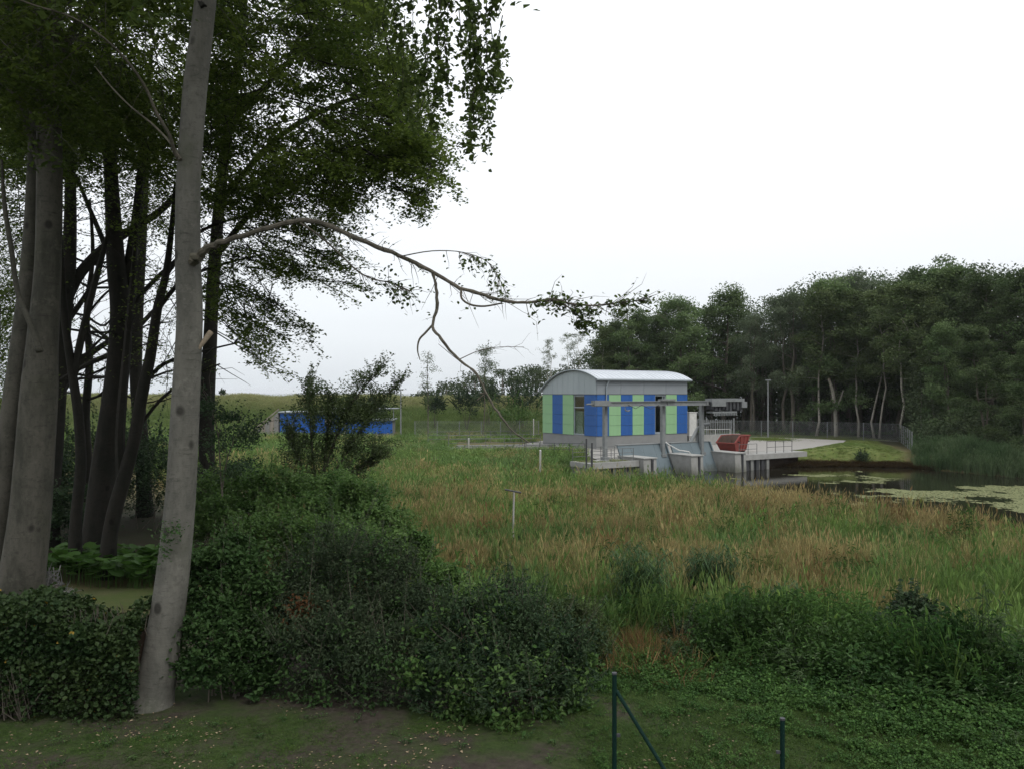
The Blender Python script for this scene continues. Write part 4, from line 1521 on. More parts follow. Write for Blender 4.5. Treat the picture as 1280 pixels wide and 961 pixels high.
def brown_patch():
    rng = np.random.default_rng(14)
    n = 500
    x, y = rng.normal(2.75, .55, n), rng.normal(16.6, .8, n)
    col = lerp3((.13, .075, .035), (.19, .13, .06), rng.random(n))
    col = np.where((rng.random(n) < .3)[:, None], np.array([[.07, .12, .03]]), col)
    scatter('dry_grass', 'patch of dry brown grass and dead stalks beside the tall weeds', np.stack([x, y, ground_z(x, y)], 1), rng.uniform(0, 6.28, n),
            np.stack([np.full(n, 1.2), np.full(n, 1.2), rng.uniform(.2, .45, n)], 1), col, rng.integers(0, 2, n), G['green'], rng.normal(0, .35, (n, 2)))


brown_patch()


# ------------------------------------------------------------------ shrubs
def shrub(name, label, cat, base, lobes, nleaf, ls, mat, asp=.5, flat=.25, stems=14, stem_r=.018, stem_mat='twig', seed=1, group=None, shell=.45, clumps=16, dead=None, mix=None, bare=0.0):
    """leaves gathered in sprays through a few rounded lobes, thin stems rising from the base"""
    rng = np.random.default_rng(seed)
    base = np.asarray(base, float)
    t = thing(name, label, cat, tuple(base), 0, group)
    lob = [(np.asarray(c, float), np.asarray(r, float)) for c, r in lobes]
    vol = np.array([np.prod(r) ** .67 for _, r in lob])
    vol /= vol.sum()
    mb, st = MB(), MB()
    for (c, r), f in zip(lob, vol):
        nc = max(8, int(clumps * len(lob) * f * 4.5))
        u = rng.normal(size=(nc, 3))
        u /= np.linalg.norm(u, axis=1)[:, None]
        u[:, 2] = np.where(u[:, 2] < -.75, -u[:, 2], u[:, 2])
        rad = shell + (1.1 - shell) * rng.random(nc) ** .8
        rad *= .82 + .42 * vnoise(u[:, 0] * 2 + c[0], u[:, 1] * 2 + u[:, 2] * 1.7, .7, seed)
        cc = c + u * r * rad[:, None]
        cc += rng.normal(0, .08, cc.shape) * np.mean(r)
        gz_ = ground_z(cc[:, 0], cc[:, 1])
        cc[:, 2] = np.maximum(cc[:, 2], gz_ + .1)
        per = int(nleaf * f / nc)
        cs = np.mean(r) * .15 * rng.uniform(.5, 1.7, nc)
        ct = rng.uniform(.05, .95, nc)
        cs_ = np.repeat(cs, per)[:, None]
        pts = np.repeat(cc, per, 0) + rng.normal(0, 1, (nc * per, 3)) * cs_ * V3(1, 1, .8)
        gz2 = ground_z(pts[:, 0], pts[:, 1])
        pts[:, 2] = np.maximum(pts[:, 2], gz2 + .03 + rng.random(len(pts)) * .1)
        ctt = np.repeat(ct, per)
        if bare:
            kp = rng.random(len(pts)) < .25 + .75 * smooth(bare * .3, bare, pts[:, 2] - gz2 + vnoise(pts[:, 0], pts[:, 1], .5, 3) * .4 - .2)
            pts, ctt = pts[kp], ctt[kp]
        mb.leaves(pts, ls, rng, asp, flat, ctt, fine=ls < .1)
        # shoots that stick out of the outline
        for j in range(int(nc * .55)):
            i_ = rng.integers(0, nc)
            o_ = cc[i_]
            dv = u[i_] * .6 + V3(0, 0, .75) + rng.normal(0, .3, 3)
            dv /= np.linalg.norm(dv)
            L = np.mean(r) * rng.choice([.35, .6, .8, 1.25])
            k = int(6 + L * 24)
            tt = rng.random(k)
            sp = o_ + dv * L * tt[:, None] + rng.normal(0, .018, (k, 3)) - V3(0, 0, 1) * (tt ** 2 * .12 * L)[:, None]
            sp[:, 2] = np.maximum(sp[:, 2], ground_z(sp[:, 0], sp[:, 1]) + .03)
            mb.leaves(sp, ls * .95, rng, asp, .2, rng.uniform(.3, 1), fine=ls < .1)
            st.tube([o_ - dv * .15, o_ + dv * L * .5, o_ + dv * L], [.006, .004, .0015], 3, caps=False)
        for j in range(max(2, int(stems * f))):
            e_ = cc[rng.integers(0, nc)]
            s_0 = base + V3(rng.normal(0, .15) + (c[0] - base[0]) * .4, rng.normal(0, .12) + (c[1] - base[1]) * .4, 0)
            s_0[2] = gzz(s_0[0], s_0[1]) - .1
            m_ = (s_0 + e_) / 2 + V3(rng.normal(0, .1), rng.normal(0, .1), .2) * np.mean(r)
            st.tube([s_0, s_0 * .5 + m_ * .5 + rng.normal(0, .03, 3), m_, m_ * .4 + e_ * .6 + rng.normal(0, .04, 3), e_ * 1.04 - m_ * .04], np.array([1, .85, .65, .45, .15]) * stem_r, 5)
    if mix is not None:
        m2 = MB()
        for c, r in lob:
            for j in range(9):
                u = rng.normal(size=3)
                u /= np.linalg.norm(u)
                u[1] = -abs(u[1])
                k = int(mix[1] / len(lob) / 9)
                pp = c + u * r * rng.uniform(.85, 1.1) + rng.normal(0, 1, (k, 3)) * np.mean(r) * rng.uniform(.12, .3) * V3(1, .6, 1.2)
                pp[:, 2] = np.maximum(pp[:, 2], ground_z(pp[:, 0], pp[:, 1]) + .05)
                m2.leaves(pp, mix[2], rng, .6, .3, fine=True)
        m2.build('climbing_leaves', M[mix[0]], t, True)
    mb.build('foliage', M[mat], t, True)
    st.build('stems', M[stem_mat], t, True)
    if dead is not None:
        dm = MB()
        c, r, n = dead
        dm.leaves(np.asarray(c) + rng.normal(0, 1, (n, 3)) * np.asarray(r), ls * 1.2, rng, .5, .2)
        o = dm.build('dead_foliage', M['dead_leaf'], t, True)
        o['label'] = 'rusty brown dead leaves'
    return t


def lobe(px, py, d, rx, rz, ry=None):
    return (P(px, py, d), (rx * d / F, (ry if ry is not None else (rx * .75)) * d / F, rz * d / F))


gb = lambda px, d: (lambda x: (x, d, gzz(x, d)))((px - 640) * d / F)
shrub('willow_shrub', 'large grey green willow shrub left of the middle with a rusty dead patch', 'shrub', gb(430, 14.2),
      [lobe(425, 735, 14.6, 62, 66), lobe(375, 770, 14.2, 50, 60), lobe(480, 745, 14.6, 52, 55), lobe(400, 825, 13.4, 72, 60), lobe(480, 835, 13.2, 62, 55), lobe(520, 780, 14.2, 40, 48)],
      52000, .072, 'shrub_grey', .34, .2, 44, .02, seed=21, bare=.8, mix=('shrub_green', 3200, .07), dead=(P(378, 765, 13.6), (.16, .14, .16), 420))
shrub('dark_shrub', 'dark bushy shrub with bare lower stems right of the grey green willow', 'shrub', gb(625, 12.8),
      [lobe(590, 800, 13.4, 66, 50), lobe(660, 805, 13.0, 62, 50), lobe(560, 855, 12.7, 52, 45), lobe(640, 860, 12.4, 70, 42), lobe(700, 845, 12.8, 40, 50), lobe(620, 765, 14.0, 55, 30)],
      46000, .072, 'shrub_dark', .42, .25, 70, .016, seed=22, bare=.85, mix=('bramble', 5200, .085))
shrub('elder_bush', 'fresh green leafy bush growing against the big beech trunk', 'shrub', gb(275, 13.2),
      [lobe(262, 730, 13.5, 36, 42), lobe(300, 760, 13.6, 40, 55), lobe(262, 810, 13.0, 36, 55), lobe(315, 830, 13.2, 35, 50), lobe(290, 700, 13.9, 34, 24)],
      23000, .085, 'shrub_green', .55, .4, 18, .016, seed=23)
shrub('hogweed_clump', 'pale green leafy shrub at the right end of the dark bush', 'shrub', gb(725, 14.5),
      [lobe(716, 780, 15.0, 34, 26), lobe(735, 806, 14.6, 24, 26)], 8500, .065, 'sapling', .4, .3, 10, .012, seed=24)
shrub('elder_bush', 'dark green rounded bush in the weeds with the meadow behind it', 'shrub', gb(1135, 15.2),
      [lobe(1135, 800, 15.4, 38, 36), lobe(1110, 830, 15.0, 44, 32), lobe(1165, 830, 15.0, 46, 32), lobe(1138, 766, 15.8, 24, 22), lobe(1200, 850, 15.8, 34, 28)],
      18000, .12, 'shrub_dark', .55, .4, 14, .014, seed=25)
shrub('small_bush', 'grey leaved small bush in front of the tall reed tufts', 'shrub', gb(850, 16.5),
      [lobe(850, 812, 16.5, 30, 26), lobe(888, 826, 16.2, 26, 22)], 6000, .10, 'shrub_grey', .34, .35, 8, .012, seed=26)
shrub('small_bush', 'green bush at the foot of the bird perch', 'shrub', gb(648, 29),
      [lobe(652, 684, 29, 15, 13)], 2600, .09, 'shrub_dark', .45, .3, 6, .014, seed=27)
shrub('corner_bush', 'leafy dark bush cut off by the right edge of the garden', 'shrub', gb(1262, 13.2),
      [lobe(1262, 880, 13.2, 42, 40), lobe(1215, 905, 12.6, 30, 24), lobe(1310, 860, 13.2, 50, 50)], 15000, .095, 'bramble', .5, .4, 10, .012, seed=28)
# scrub behind the beech
scr = [
    ('round dark bramble mound below the young tree', 395, 625, 27, [(365, 622, 27, 45, 28), (420, 622, 27.5, 45, 26), (385, 650, 25.5, 50, 26)], 'bramble'),
    ('glossy green bramble mound between the beech trunk and the young tree', 300, 620, 27, [(285, 618, 27.5, 40, 30), (325, 625, 26.5, 36, 30), (275, 650, 26, 38, 30)], 'bramble'),
    ('bramble mound sloping down to the meadow grass', 465, 640, 25.5, [(450, 632, 25.5, 34, 30), (480, 655, 24.5, 30, 24), (450, 668, 24, 38, 24)], 'bramble'),
    ('lower leafy scrub just above the willow shrub', 380, 680, 21, [(330, 676, 21, 46, 28), (395, 674, 21, 46, 24), (450, 690, 20.5, 46, 24)], 'bramble'),
    ('pale leaved scrub beside the meadow above the dark shrub', 540, 690, 20.5, [(505, 690, 20.5, 34, 22), (545, 725, 19.5, 26, 16)], 'bramble'),
    ('scrub in the shade behind the dark wood trunks', 180, 620, 29, [(160, 590, 33, 60, 52), (205, 600, 32, 50, 50), (110, 600, 33, 55, 52), (230, 615, 31, 40, 40)], 'shrub_dark'),
    ('scrub in the shade beside the twin beech', 80, 640, 27, [(85, 645, 27, 40, 36), (40, 620, 29, 60, 50)], 'shrub_dark'),
]
for i, (lab, px, py, d, lb, mt) in enumerate(scr):
    shrub('bramble_scrub', lab, 'scrub', gb(px, d), [lobe(*l) for l in lb], 17000, .115 if d > 22 else .095, mt, .6, .45, 8, .016, seed=40 + i, group='scrub mounds behind the beech', shell=.5)


# ivy hedge at the lower left
def hedge():
    rng = np.random.default_rng(15)
    b0 = V3(-8.6, 12.75, 0)
    t = thing('ivy_hedge', 'old ivy covered garden hedge left of the beech trunk', 'hedge', tuple(b0))
    mb, st, br = MB(), MB(), MB()
    n = 34000
    x = rng.uniform(-11.5, -5.75, n)
    u = rng.random(n)
    top = 1.62 + .22 * (vnoise(x, x * 0, .7, 91) - .5) + .15 * (vnoise(x, x * 0, .25, 92) - .5) - .35 * smooth(-7.1, -6.4, x) * (x < -5.9)
    face = rng.random(n)
    z = np.where(face < .72, rng.random(n) ** .8 * top, top + rng.normal(0, .06, n))
    bul = .42 + .10 * vnoise(x * 1.0, z, .45, 93)
    y = np.where(face < .72, 12.75 - bul + rng.normal(0, .06, n), 12.75 + rng.uniform(-.45, .5, n))
    low = (z < .75) & (rng.random(n) < .55 * vnoise(x, z, .6, 94) + .3)
    x, y, z = x[~low], y[~low], z[~low]
    ct = np.clip(vnoise(x, z * 1.3, .35, 95) * .7 + rng.normal(0, .08, len(x)), 0, .6)
    ct[rng.random(len(x)) < .010] = 1.05
    mb.leaves(np.stack([x, y, z], 1), .075, rng, .8, .3, ct, fine=True)
    mb.build('foliage', M['hedge'], t, True)
    for i in range(150):
        xx = rng.uniform(-11.3, -5.9)
        a = V3(xx, 12.72 + rng.normal(0, .12), -.05)
        pts = [a]
        for k in range(5):
            pts.append(pts[-1] + V3(rng.normal(0, .09), rng.normal(-.02, .06), .33))
        st.tube(pts, [.014, .012, .01, .008, .006, .003], 5)
    st.build('stems', M['twig'], t, True)
    MB().tube([(-7.72, 12.55, -.1), (-7.74, 12.55, .6), (-7.7, 12.56, 1.35)], [.085, .08, .07], 8).build('old_stump', M['twig'], t, True)
    br.box(-11.5, -5.8, 12.8, 12.9, -.05, 1.2).build('inner_thicket', M['soil_dark'], t, True)  # solid dark slab set inside the hedge behind its leaves
    dry = MB()
    for i in range(220):
        xx = rng.uniform(-11, -7.4)
        a = V3(xx, 12.32 + rng.normal(0, .08), 0)
        e_ = a + V3(rng.normal(0, .22), rng.normal(-.1, .08), rng.uniform(.3, .9))
        dry.tube([a, (a + e_) / 2 + rng.normal(0, .04, 3), e_], [.006, .005, .002], 3, caps=False)
    o = dry.build('dry_stalks', M['twig'], t, True)
    o['kind'] = 'stuff'


hedge()


def butterbur():
    rng = np.random.default_rng(16)
    n = 420
    x, y = rng.uniform(-13.2, -8.4, n), rng.uniform(21.2, 23.6, n)
    mb = MB()
    for i in range(n):
        h = rng.uniform(.3, .75)
        r = rng.uniform(.12, .22)
        c = V3(x[i], y[i], gzz(x[i], y[i]) + h)
        a0 = rng.uniform(0, 6.28)
        nx = rng.normal(0, .3, 2)
        k = 9
        an = a0 + np.arange(k) * 6.283 / (k)
        rr = r * np.where(np.arange(k) == 0, .35, 1)
        V = np.stack([c[0] + rr * np.cos(an), c[1] + rr * np.sin(an), c[2] + nx[0] * rr * np.cos(an) + nx[1] * rr * np.sin(an)], 1)
        mb.add(np.concatenate([[c - V3(0, 0, .04)], V]), None, [(0, 1 + j, 1 + (j + 1) % k) for j in range(k)], rng.random())
        mb.tube([V3(x[i] + rng.normal(0, .05), y[i], c[2] - h), c - V3(0, 0, .04)], .008, 3, .5, False)
    o = mb.build('butterbur_patch', M['butterbur'])
    tag(o, 'patch of broad round bright green leaves in the clearing behind the hedge', kind='stuff')


butterbur()


def brushwood():
    rng = np.random.default_rng(17)
    b = P(66, 745, 17.6)
    b[2] = gzz(b[0], b[1])
    t = thing('brushwood_heap', 'heap of dry grey brushwood beside the twin beech trunk', 'brushwood', tuple(b))
    mb = MB()
    for i in range(420):
        a = rng.uniform(0, 6.28)
        r = rng.uniform(.05, .62)
        h = (1.35 - r * 1.7) * rng.random()
        c = V3(r * math.cos(a), r * math.sin(a), max(h, .02))
        d = rng.normal(size=3)
        d[2] = d[2] * .8 + .4
        d /= np.linalg.norm(d)
        L = rng.uniform(.2, .5)
        mb.tube([c - d * L / 2, c + rng.normal(0, .02, 3), c + d * L / 2], [.011, .01, .004], 4, caps=False)
    o = mb.build('twigs', M['grey_net'], t)
    o['kind'] = 'stuff'
    core = MB()
    n = 12
    core.add([(.52 * math.cos(k * 6.283 / n), .52 * math.sin(k * 6.283 / n), -.05) for k in range(n)] + [(.22 * math.cos(k * 6.283 / n), .22 * math.sin(k * 6.283 / n), .7) for k in range(n)] + [(0, 0, 1.0)],
             [(k, (k + 1) % n, n + (k + 1) % n, n + k) for k in range(n)], [(n + k, n + (k + 1) % n, 2 * n) for k in range(n)])
    core.build('packed_twigs', M['twig'], t)


brushwood()


# tall reed tufts in the meadow front
def reed_tuft(label, px, d, n, rad, h, seed, lean=.35):
    rng = np.random.default_rng(seed)
    b = gb(px, d)
    t = thing('reed_tuft', label, 'reed tuft', b, 0, 'tall reed tufts at the meadow edge')
    st, lf = MB(), MB()
    for i in range(n):
        a, r = rng.uniform(0, 6.28), rad * math.sqrt(rng.random())
        p0 = V3(r * math.cos(a), r * math.sin(a), -.1)
        hh = h * rng.uniform(.65, 1.08)
        dv = V3(rng.normal(0, .13), rng.normal(0, .13), 0)
        ts = np.linspace(0, 1, 5)
        pts = p0 + ts[:, None] * V3(0, 0, hh) + (ts ** 2)[:, None] * dv * hh
        st.tube(pts, np.linspace(.008, .002, 5), 3, .3, False)
        for k in range(9):
            s = rng.uniform(.2, 1)
            o_ = p0 + s * V3(0, 0, hh) + s * s * dv * hh
            az = rng.uniform(0, 6.28)
            ov = V3(math.cos(az), math.sin(az), 0)
            L = rng.uniform(.28, .5)
            wv = np.cross(ov, V3(0, 0, 1)) * rng.uniform(.011, .018)
            c0, c1, c2 = o_, o_ + ov * L * .5 + V3(0, 0, L * .35), o_ + ov * L * .95 + V3(0, 0, L * .12 * rng.normal(0, 1))
            lf.add([c0 - wv * .5, c0 + wv * .5, c1 - wv, c1 + wv, c2 - wv * .1, c2 + wv * .1], [(0, 1, 3, 2), (2, 3, 5, 4)], None, rng.random())
    st.build('stems', M['reed'], t)
    lf.build('leaves', M['reed'], t)


reed_tuft('thick upright dark reed tuft standing highest at the meadow edge', 890, 19.6, 210, .50, 1.75, 51)
reed_tuft('looser bluish reed tuft beside the brown dry patch', 803, 18.8, 130, .48, 1.95, 52)
reed_tuft('reed tuft in the weeds just below the thick upright tuft', 965, 18.0, 50, .5, 1.3, 53)


# ------------------------------------------------------------------ the near beeches on the left
def ptube(mb, spec, d, n=8, dd=0.0, wob=0.0, rw_=0.0):
    """spec: (px, py, width px); d distance, dd distance change along the way"""
    k = len(spec)
    sp = np.array(spec, float)
    f = np.linspace(0, 1, k)
    dist = d + dd * f
    pts = np.array([P(a, b, q) for (a, b, _), q in zip(sp, dist)])
    rad = sp[:, 2] * dist / F / 2
    # smooth resample
    m = (k - 1) * 4 + 1
    fi = np.linspace(0, 1, m)

    def cr(v):
        out = np.empty((m,) + v.shape[1:])
        for j, u in enumerate(fi * (k - 1)):
            i = min(int(u), k - 2)
            t = u - i
            p0, p1, p2, p3 = v[max(i - 1, 0)], v[i], v[i + 1], v[min(i + 2, k - 1)]
            out[j] = .5 * (2 * p1 + (p2 - p0) * t + (2 * p0 - 5 * p1 + 4 * p2 - p3) * t * t + (3 * p1 - p0 - 3 * p2 + p3) * t ** 3)
        return out
    pts, rad = cr(pts), np.maximum(cr(rad[:, None])[:, 0], .003)
    if rw_:
        rad = rad * (1 + RNG.normal(0, rw_, rad.shape))
    if wob:
        pts = pts + RNG.normal(0, wob, pts.shape) * rad[:, None]
    mb.tube(pts, rad, n)
    return pts, rad


def twiglets(mb, pts, rng, n, L, r0, droop=.3, leafmb=None, ls=.06, lp=6, spread=1.0, last=.25):
    """side twigs along a branch, with optional leaves near their ends"""
    pts = np.asarray(pts)
    for i in range(n):
        f = rng.uniform(last, 1)
        j = min(int(f * (len(pts) - 1)), len(pts) - 2)
        p = pts[j] + (pts[j + 1] - pts[j]) * rng.random()
        tan = pts[j + 1] - pts[j]
        tan /= np.linalg.norm(tan) + 1e-9
        d = tan * .8 + rng.normal(0, .55, 3) * spread
        d[2] -= droop * rng.random()
        d /= np.linalg.norm(d)
        l = L * rng.uniform(.4, 1.1)
        q = [p, p + d * l * .35 + rng.normal(0, .03, 3) * l, p + d * l * .7 + rng.normal(0, .05, 3) * l - V3(0, 0, droop * .1 * l), p + d * l + rng.normal(0, .06, 3) * l - V3(0, 0, droop * .25 * l)]
        mb.tube(q, np.array([1, .75, .5, .2]) * r0, 4, caps=False)
        if leafmb is not None and lp:
            k = rng.poisson(lp)
            if k:
                tt = rng.uniform(.3, 1.05, k)
                c = q[0] + (q[3] - q[0]) * tt[:, None] + rng.normal(0, .045, (k, 3))
                leafmb.leaves(c, ls, rng, .62, .35, fine=ls < .1)


def canopy(lmb, bmb, rng, poly, n, d0, d1, per, ls, cr_, hub=None, flat=.45, sx=1.0, twig=True, br_r=.012, gap=.37):
    """sprays of leaves on short boughs through a region of the crown"""
    xs_ = [p[0] for p in poly]
    ys_ = [p[1] for p in poly]
    got = 0
    while got < n:
        px, py = rng.uniform(min(xs_), max(xs_), 400), rng.uniform(min(ys_), max(ys_), 400)
        ok = in_poly(px, py, poly)
        lump = vnoise(px, py, 48, 7) * .55 + vnoise(px, py, 20, 8) * .45
        ok &= lump > gap + rng.normal(0, .04, len(px))
        for a, b in zip(px[ok], py[ok]):
            if got >= n:
                break
            d = rng.uniform(d0, d1)
            c = P(a, b, d)
            got += 1
            r = cr_ * rng.uniform(.6, 1.3)
            k = int(per * rng.uniform(.6, 1.4))
            az = rng.uniform(0, 6.28)
            dirv_ = V3(math.cos(az), math.sin(az), -.15)
            if hub is not None:
                h_ = hub - c
                hl = np.linalg.norm(h_)
                dirv_ = -h_ / hl + rng.normal(0, .45, 3)
                dirv_[2] = dirv_[2] * .4 - .12
                dirv_ /= np.linalg.norm(dirv_)
            perp = np.cross(dirv_, V3(0, 0, 1))
            perp /= np.linalg.norm(perp) + 1e-9
            # a spray: a bough with side twigs, leaves strung along them, drooping to the tip
            L = r * 1.5 * sx
            b0 = c - dirv_ * L * .9
            nt = 7
            tw = []
            for m_ in range(nt):
                s = (m_ + .6) / nt
                o_ = b0 + dirv_ * L * 1.9 * s - V3(0, 0, 1) * (.26 * L * s * s)
                sd = perp * (1 if m_ % 2 else -1) * rng.uniform(.5, 1.0) + dirv_ * rng.uniform(.3, .9) + V3(0, 0, rng.normal(-.12, .16))
                tw.append((o_, sd * L * .62 * (1.15 - .6 * abs(s - .45))))
            tw.append((b0 + dirv_ * L * 1.5 - V3(0, 0, .15 * L), dirv_ * L * .5 - V3(0, 0, .22 * L)))
            wi = rng.integers(0, nt + 1, k)
            O_ = np.array([q[0] for q in tw])[wi]
            D_ = np.array([q[1] for q in tw])[wi]
            f_ = rng.random(k) ** .8 * 1.05
            pts = O_ + D_ * f_[:, None] + rng.normal(0, .05 + .05 * r, (k, 3)) * V3(1, 1, .55) - V3(0, 0, 1) * (f_ ** 2 * .12 * L)[:, None]
            lmb.leaves(pts, ls, rng, .64, flat, np.full(k, rng.uniform(.0, 1)))
            if twig:
                bmb.tube([b0 - dirv_ * L * .8 + V3(0, 0, .1 * L), b0, c - V3(0, 0, .05 * L), c + dirv_ * L - V3(0, 0, .26 * L)], np.array([1, .8, .5, .15]) * br_r * rng.uniform(.7, 1.6), 4, caps=False)
                for o_, d_ in tw[::2]:
                    bmb.tube([o_, o_ + d_ * .5 - V3(0, 0, .03 * L), o_ + d_ - V3(0, 0, .12 * L)], np.array([.4, .28, .1]) * br_r, 3, caps=False)


def near_beech():
    rng = np.random.default_rng(101)
    d = 12.8
    b = P(190, 880, d)
    t = thing('beech_tree', 'tall grey beech standing before the hedge with a long bare branch', 'tree', (b[0], d, 0))
    tr_ = MB()
    ptube(tr_, [(186, 903, 78), (189, 888, 60), (192, 868, 50), (198, 835, 46), (205, 795, 43), (215, 725, 40), (222, 660, 38), (227, 600, 36), (232, 500, 34), (237, 400, 31.5), (235, 330, 31), (235, 240, 29.5),
                (240, 160, 29), (245, 100, 29), (257, 0, 26), (268, -110, 23), (275, -260, 19), (290, -480, 13), (300, -700, 5)], d, 14, .2)
    tr_.build('trunk', M['bark'], t, True, True)
    sp_ = MB()
    for (px, py, k_) in ((213, 672, 70), (206, 690, 60), (222, 660, 40), (200, 660, 30)):
        sp_.leaves(P(px, py, d - .42) + rng.normal(0, .07, (k_, 3)), .06, rng, .6, .3)
    o = sp_.build('ivy_sprig', M['shrub_green'], t, True)
    o['label'] = 'small leafy sprig growing on the trunk'
    o['kind'] = 'stuff'
    # the long bare branch to the right
    br, lf = MB(), MB()
    main, _ = ptube(br, [(240, 328, 13), (250, 319, 11.5), (260, 311, 9), (280, 302, 7.5), (310, 293, 6.6), (345, 282, 7), (375, 277, 7), (402, 279, 6.5), (430, 291, 6), (470, 308, 5.5), (510, 325, 5), (545, 343, 5),
                         (575, 360, 4.5), (605, 369, 4), (632, 377, 4), (660, 378, 3.5), (690, 374, 3), (715, 380, 2.5), (745, 382, 2), (775, 378, 1.5), (803, 376, 1)], d - .02, 8, -1.75, .22, .07)
    hang, _ = ptube(br, [(541, 341, 4), (545, 360, 4), (546, 385, 4), (541, 408, 3.6), (552, 425, 3.6), (575, 450, 3.4), (596, 468, 3.2), (606, 488, 3), (622, 515, 2.6), (640, 538, 2.2), (662, 553, 1.5)], d - 1.15, 7, -.3, .3, .09)
    hook, _ = ptube(br, [(541, 406, 3), (532, 416, 3), (524, 425, 2.6), (522, 438, 2), (525, 450, 1.2)], d - 1.2, 6)
    sec, _ = ptube(br, [(577, 361, 3.4), (577, 373, 3), (588, 381, 2.8), (606, 383, 2.6), (628, 379, 2)], d - 1.2, 6)
    low, _ = ptube(br, [(375, 279, 3), (398, 294, 2.6), (425, 318, 2.3), (448, 340, 2), (470, 350, 1.8), (490, 354, 1.5), (515, 365, 1.2)], d - .7, 5)
    ends, _ = ptube(br, [(690, 374, 2.5), (710, 384, 2), (725, 397, 1.5), (738, 404, 1)], d - 1.5, 5)
    e2, _ = ptube(br, [(500, 321, 1.6), (540, 314, 1.4), (580, 316, 1.1), (612, 330, .9), (632, 365, .7)], d - 1.0, 4)
    e3, _ = ptube(br, [(575, 449, 1.2), (600, 438, 1), (625, 434, .8), (655, 434, .6)], d - 1.3, 4)
    e4, _ = ptube(br, [(600, 492, 2), (606, 492, 2), (596, 500, 1.3)], d - 1.35, 4)
    twiglets(br, main[20:], rng, 90, .6, .0055, .15, lf, .06, 1.1, 1.0, .1)
    twiglets(br, main[60:], rng, 60, .28, .005, .4, lf, .07, 6, .8, 0)
    twiglets(br, ends, rng, 16, .25, .004, .4, lf, .072, 8, 1.0, .3)
    twiglets(br, e2, rng, 34, .4, .0045, .8, lf, .068, 4, .8, .35)
    twiglets(br, low[8:], rng, 36, .5, .005, .4, lf, .068, 5, .9, .2)
    twiglets(br, e3, rng, 12, .35, .0025, .1, None, spread=.7)
    twiglets(br, hang, rng, 10, .25, .003, .1, lf, .05, .5)
    ptube(br, [(575, 452, 1), (560, 440, .8), (548, 430, .6)], d - 1.3, 4)
    o = br.build('long_branch', M['branch'], t, True)
    o['label'] = 'long nearly bare branch arching to the right'
    lf.build('branch_leaves', M['beech_leaf_near'], o, True)
    # broken stub with pale end, dead branch on the left
    sb = MB()
    ptube(sb, [(248, 436, 5), (255, 427, 6), (260, 420, 7), (264, 415, 7)], d + .05, 9, .1)
    o = sb.build('branch_stub', M['cut'], t, True)
    o['label'] = 'broken branch stub with pale wood'
    sb = MB()
    s1, _ = ptube(sb, [(230, 208, 7), (218, 190, 5), (212, 170, 4.5), (195, 140, 4), (182, 110, 3.6), (160, 78, 3.2), (130, 48, 2.8), (90, 22, 2.4), (40, 6, 2), (0, -10, 1.5)], d + .06, 6, -1.6)
    s2, _ = ptube(sb, [(226, 200, 4), (212, 178, 3), (190, 155, 2.5), (165, 135, 2), (140, 110, 1.8), (120, 85, 1.2)], d - .1, 6, .8)
    twiglets(sb, s1, rng, 12, .6, .004, .2)
    sb.build('dead_branch', M['branch'], t, True)
    # upper crown, above and at the top of the picture
    cr, bo = MB(), MB()
    for k, sp in enumerate([[(258, -60, 12), (330, -140, 9), (430, -190, 6), (560, -210, 3)], [(255, 10, 9), (180, -90, 7), (90, -150, 4)], [(268, -120, 10), (400, -260, 7), (520, -300, 4)],
                            [(266, -100, 9), (160, -250, 6), (20, -300, 3)]]):
        pts, _ = ptube(bo, sp, d, 6, (2.5, 1.5, 2, 1)[k])
        twiglets(bo, pts, rng, 14, 1.2, .01, .2)
    hub = P(265, -200, d)
    canopy(cr, bo, rng, [(-200, -620), (600, -620), (560, -60), (470, -30), (260, -60), (-200, -10)], 330, 9.5, 17, 70, .15, .75, hub)
    # hanging strands on the right, nearest to the camera
    strands = [(505, -40, 470, 55), (520, -60, 512, 130), (540, -60, 543, 105), (552, -50, 556, 120), (566, -60, 556, 60), (578, -60, 588, 60), (590, -60, 586, 118), (598, -50, 606, 150),
               (604, 0, 612, 112), (612, 30, 628, 100), (596, 110, 590, 182), (606, 105, 607, 172), (548, 80, 540, 140), (534, 60, 527, 155), (530, 100, 545, 150), (618, -60, 615, 28), (628, -60, 619, 12),
               (560, -30, 535, 40), (584, 20, 596, 90), (570, 10, 575, 75), (620, 60, 618, 118), (626, 40, 628, 96), (614, 60, 600, 168), (600, 60, 594, 180), (624, 20, 622, 70), (585, 60, 588, 130), (556, 40, 548, 110), (545, 20, 552, 90), (500, -20, 505, 90), (512, 20, 505, 120)]
    for (ax_, ay_, bx_, by_) in strands:
        dd_ = rng.uniform(9.6, 11.5)
        a, b_ = P(ax_ + rng.normal(0, 3), ay_, dd_), P(bx_ + rng.normal(0, 3), by_, dd_)
        L = np.linalg.norm(b_ - a)
        ts = np.linspace(0, 1, 7)[:, None]
        pts = a + (b_ - a) * ts + np.cumsum(rng.normal(0, .02, (7, 3)), 0) * L * .5
        bo.tube(pts, np.linspace(.007, .0015, 7), 4, caps=False)
        k = int(L * 34)
        tt = rng.uniform(.12, 1.02, k)
        i_ = np.clip((tt * 6).astype(int), 0, 5)
        c = pts[i_] + (pts[i_ + 1] - pts[i_]) * (tt * 6 - i_)[:, None] + rng.normal(0, .05, (k, 3))
        cr.leaves(c, .08, rng, .68, .15, axis=V3(0, 0, -1), fine=True)
        twiglets(bo, pts, rng, int(L * 6.5), .30, .0025, 1.1, cr, .085, 9, .9, .2)
    cr.build('crown', M['beech_leaf_near'], t, True)
    bo.build('boughs', M['bark_dark'], t, True)


near_beech()


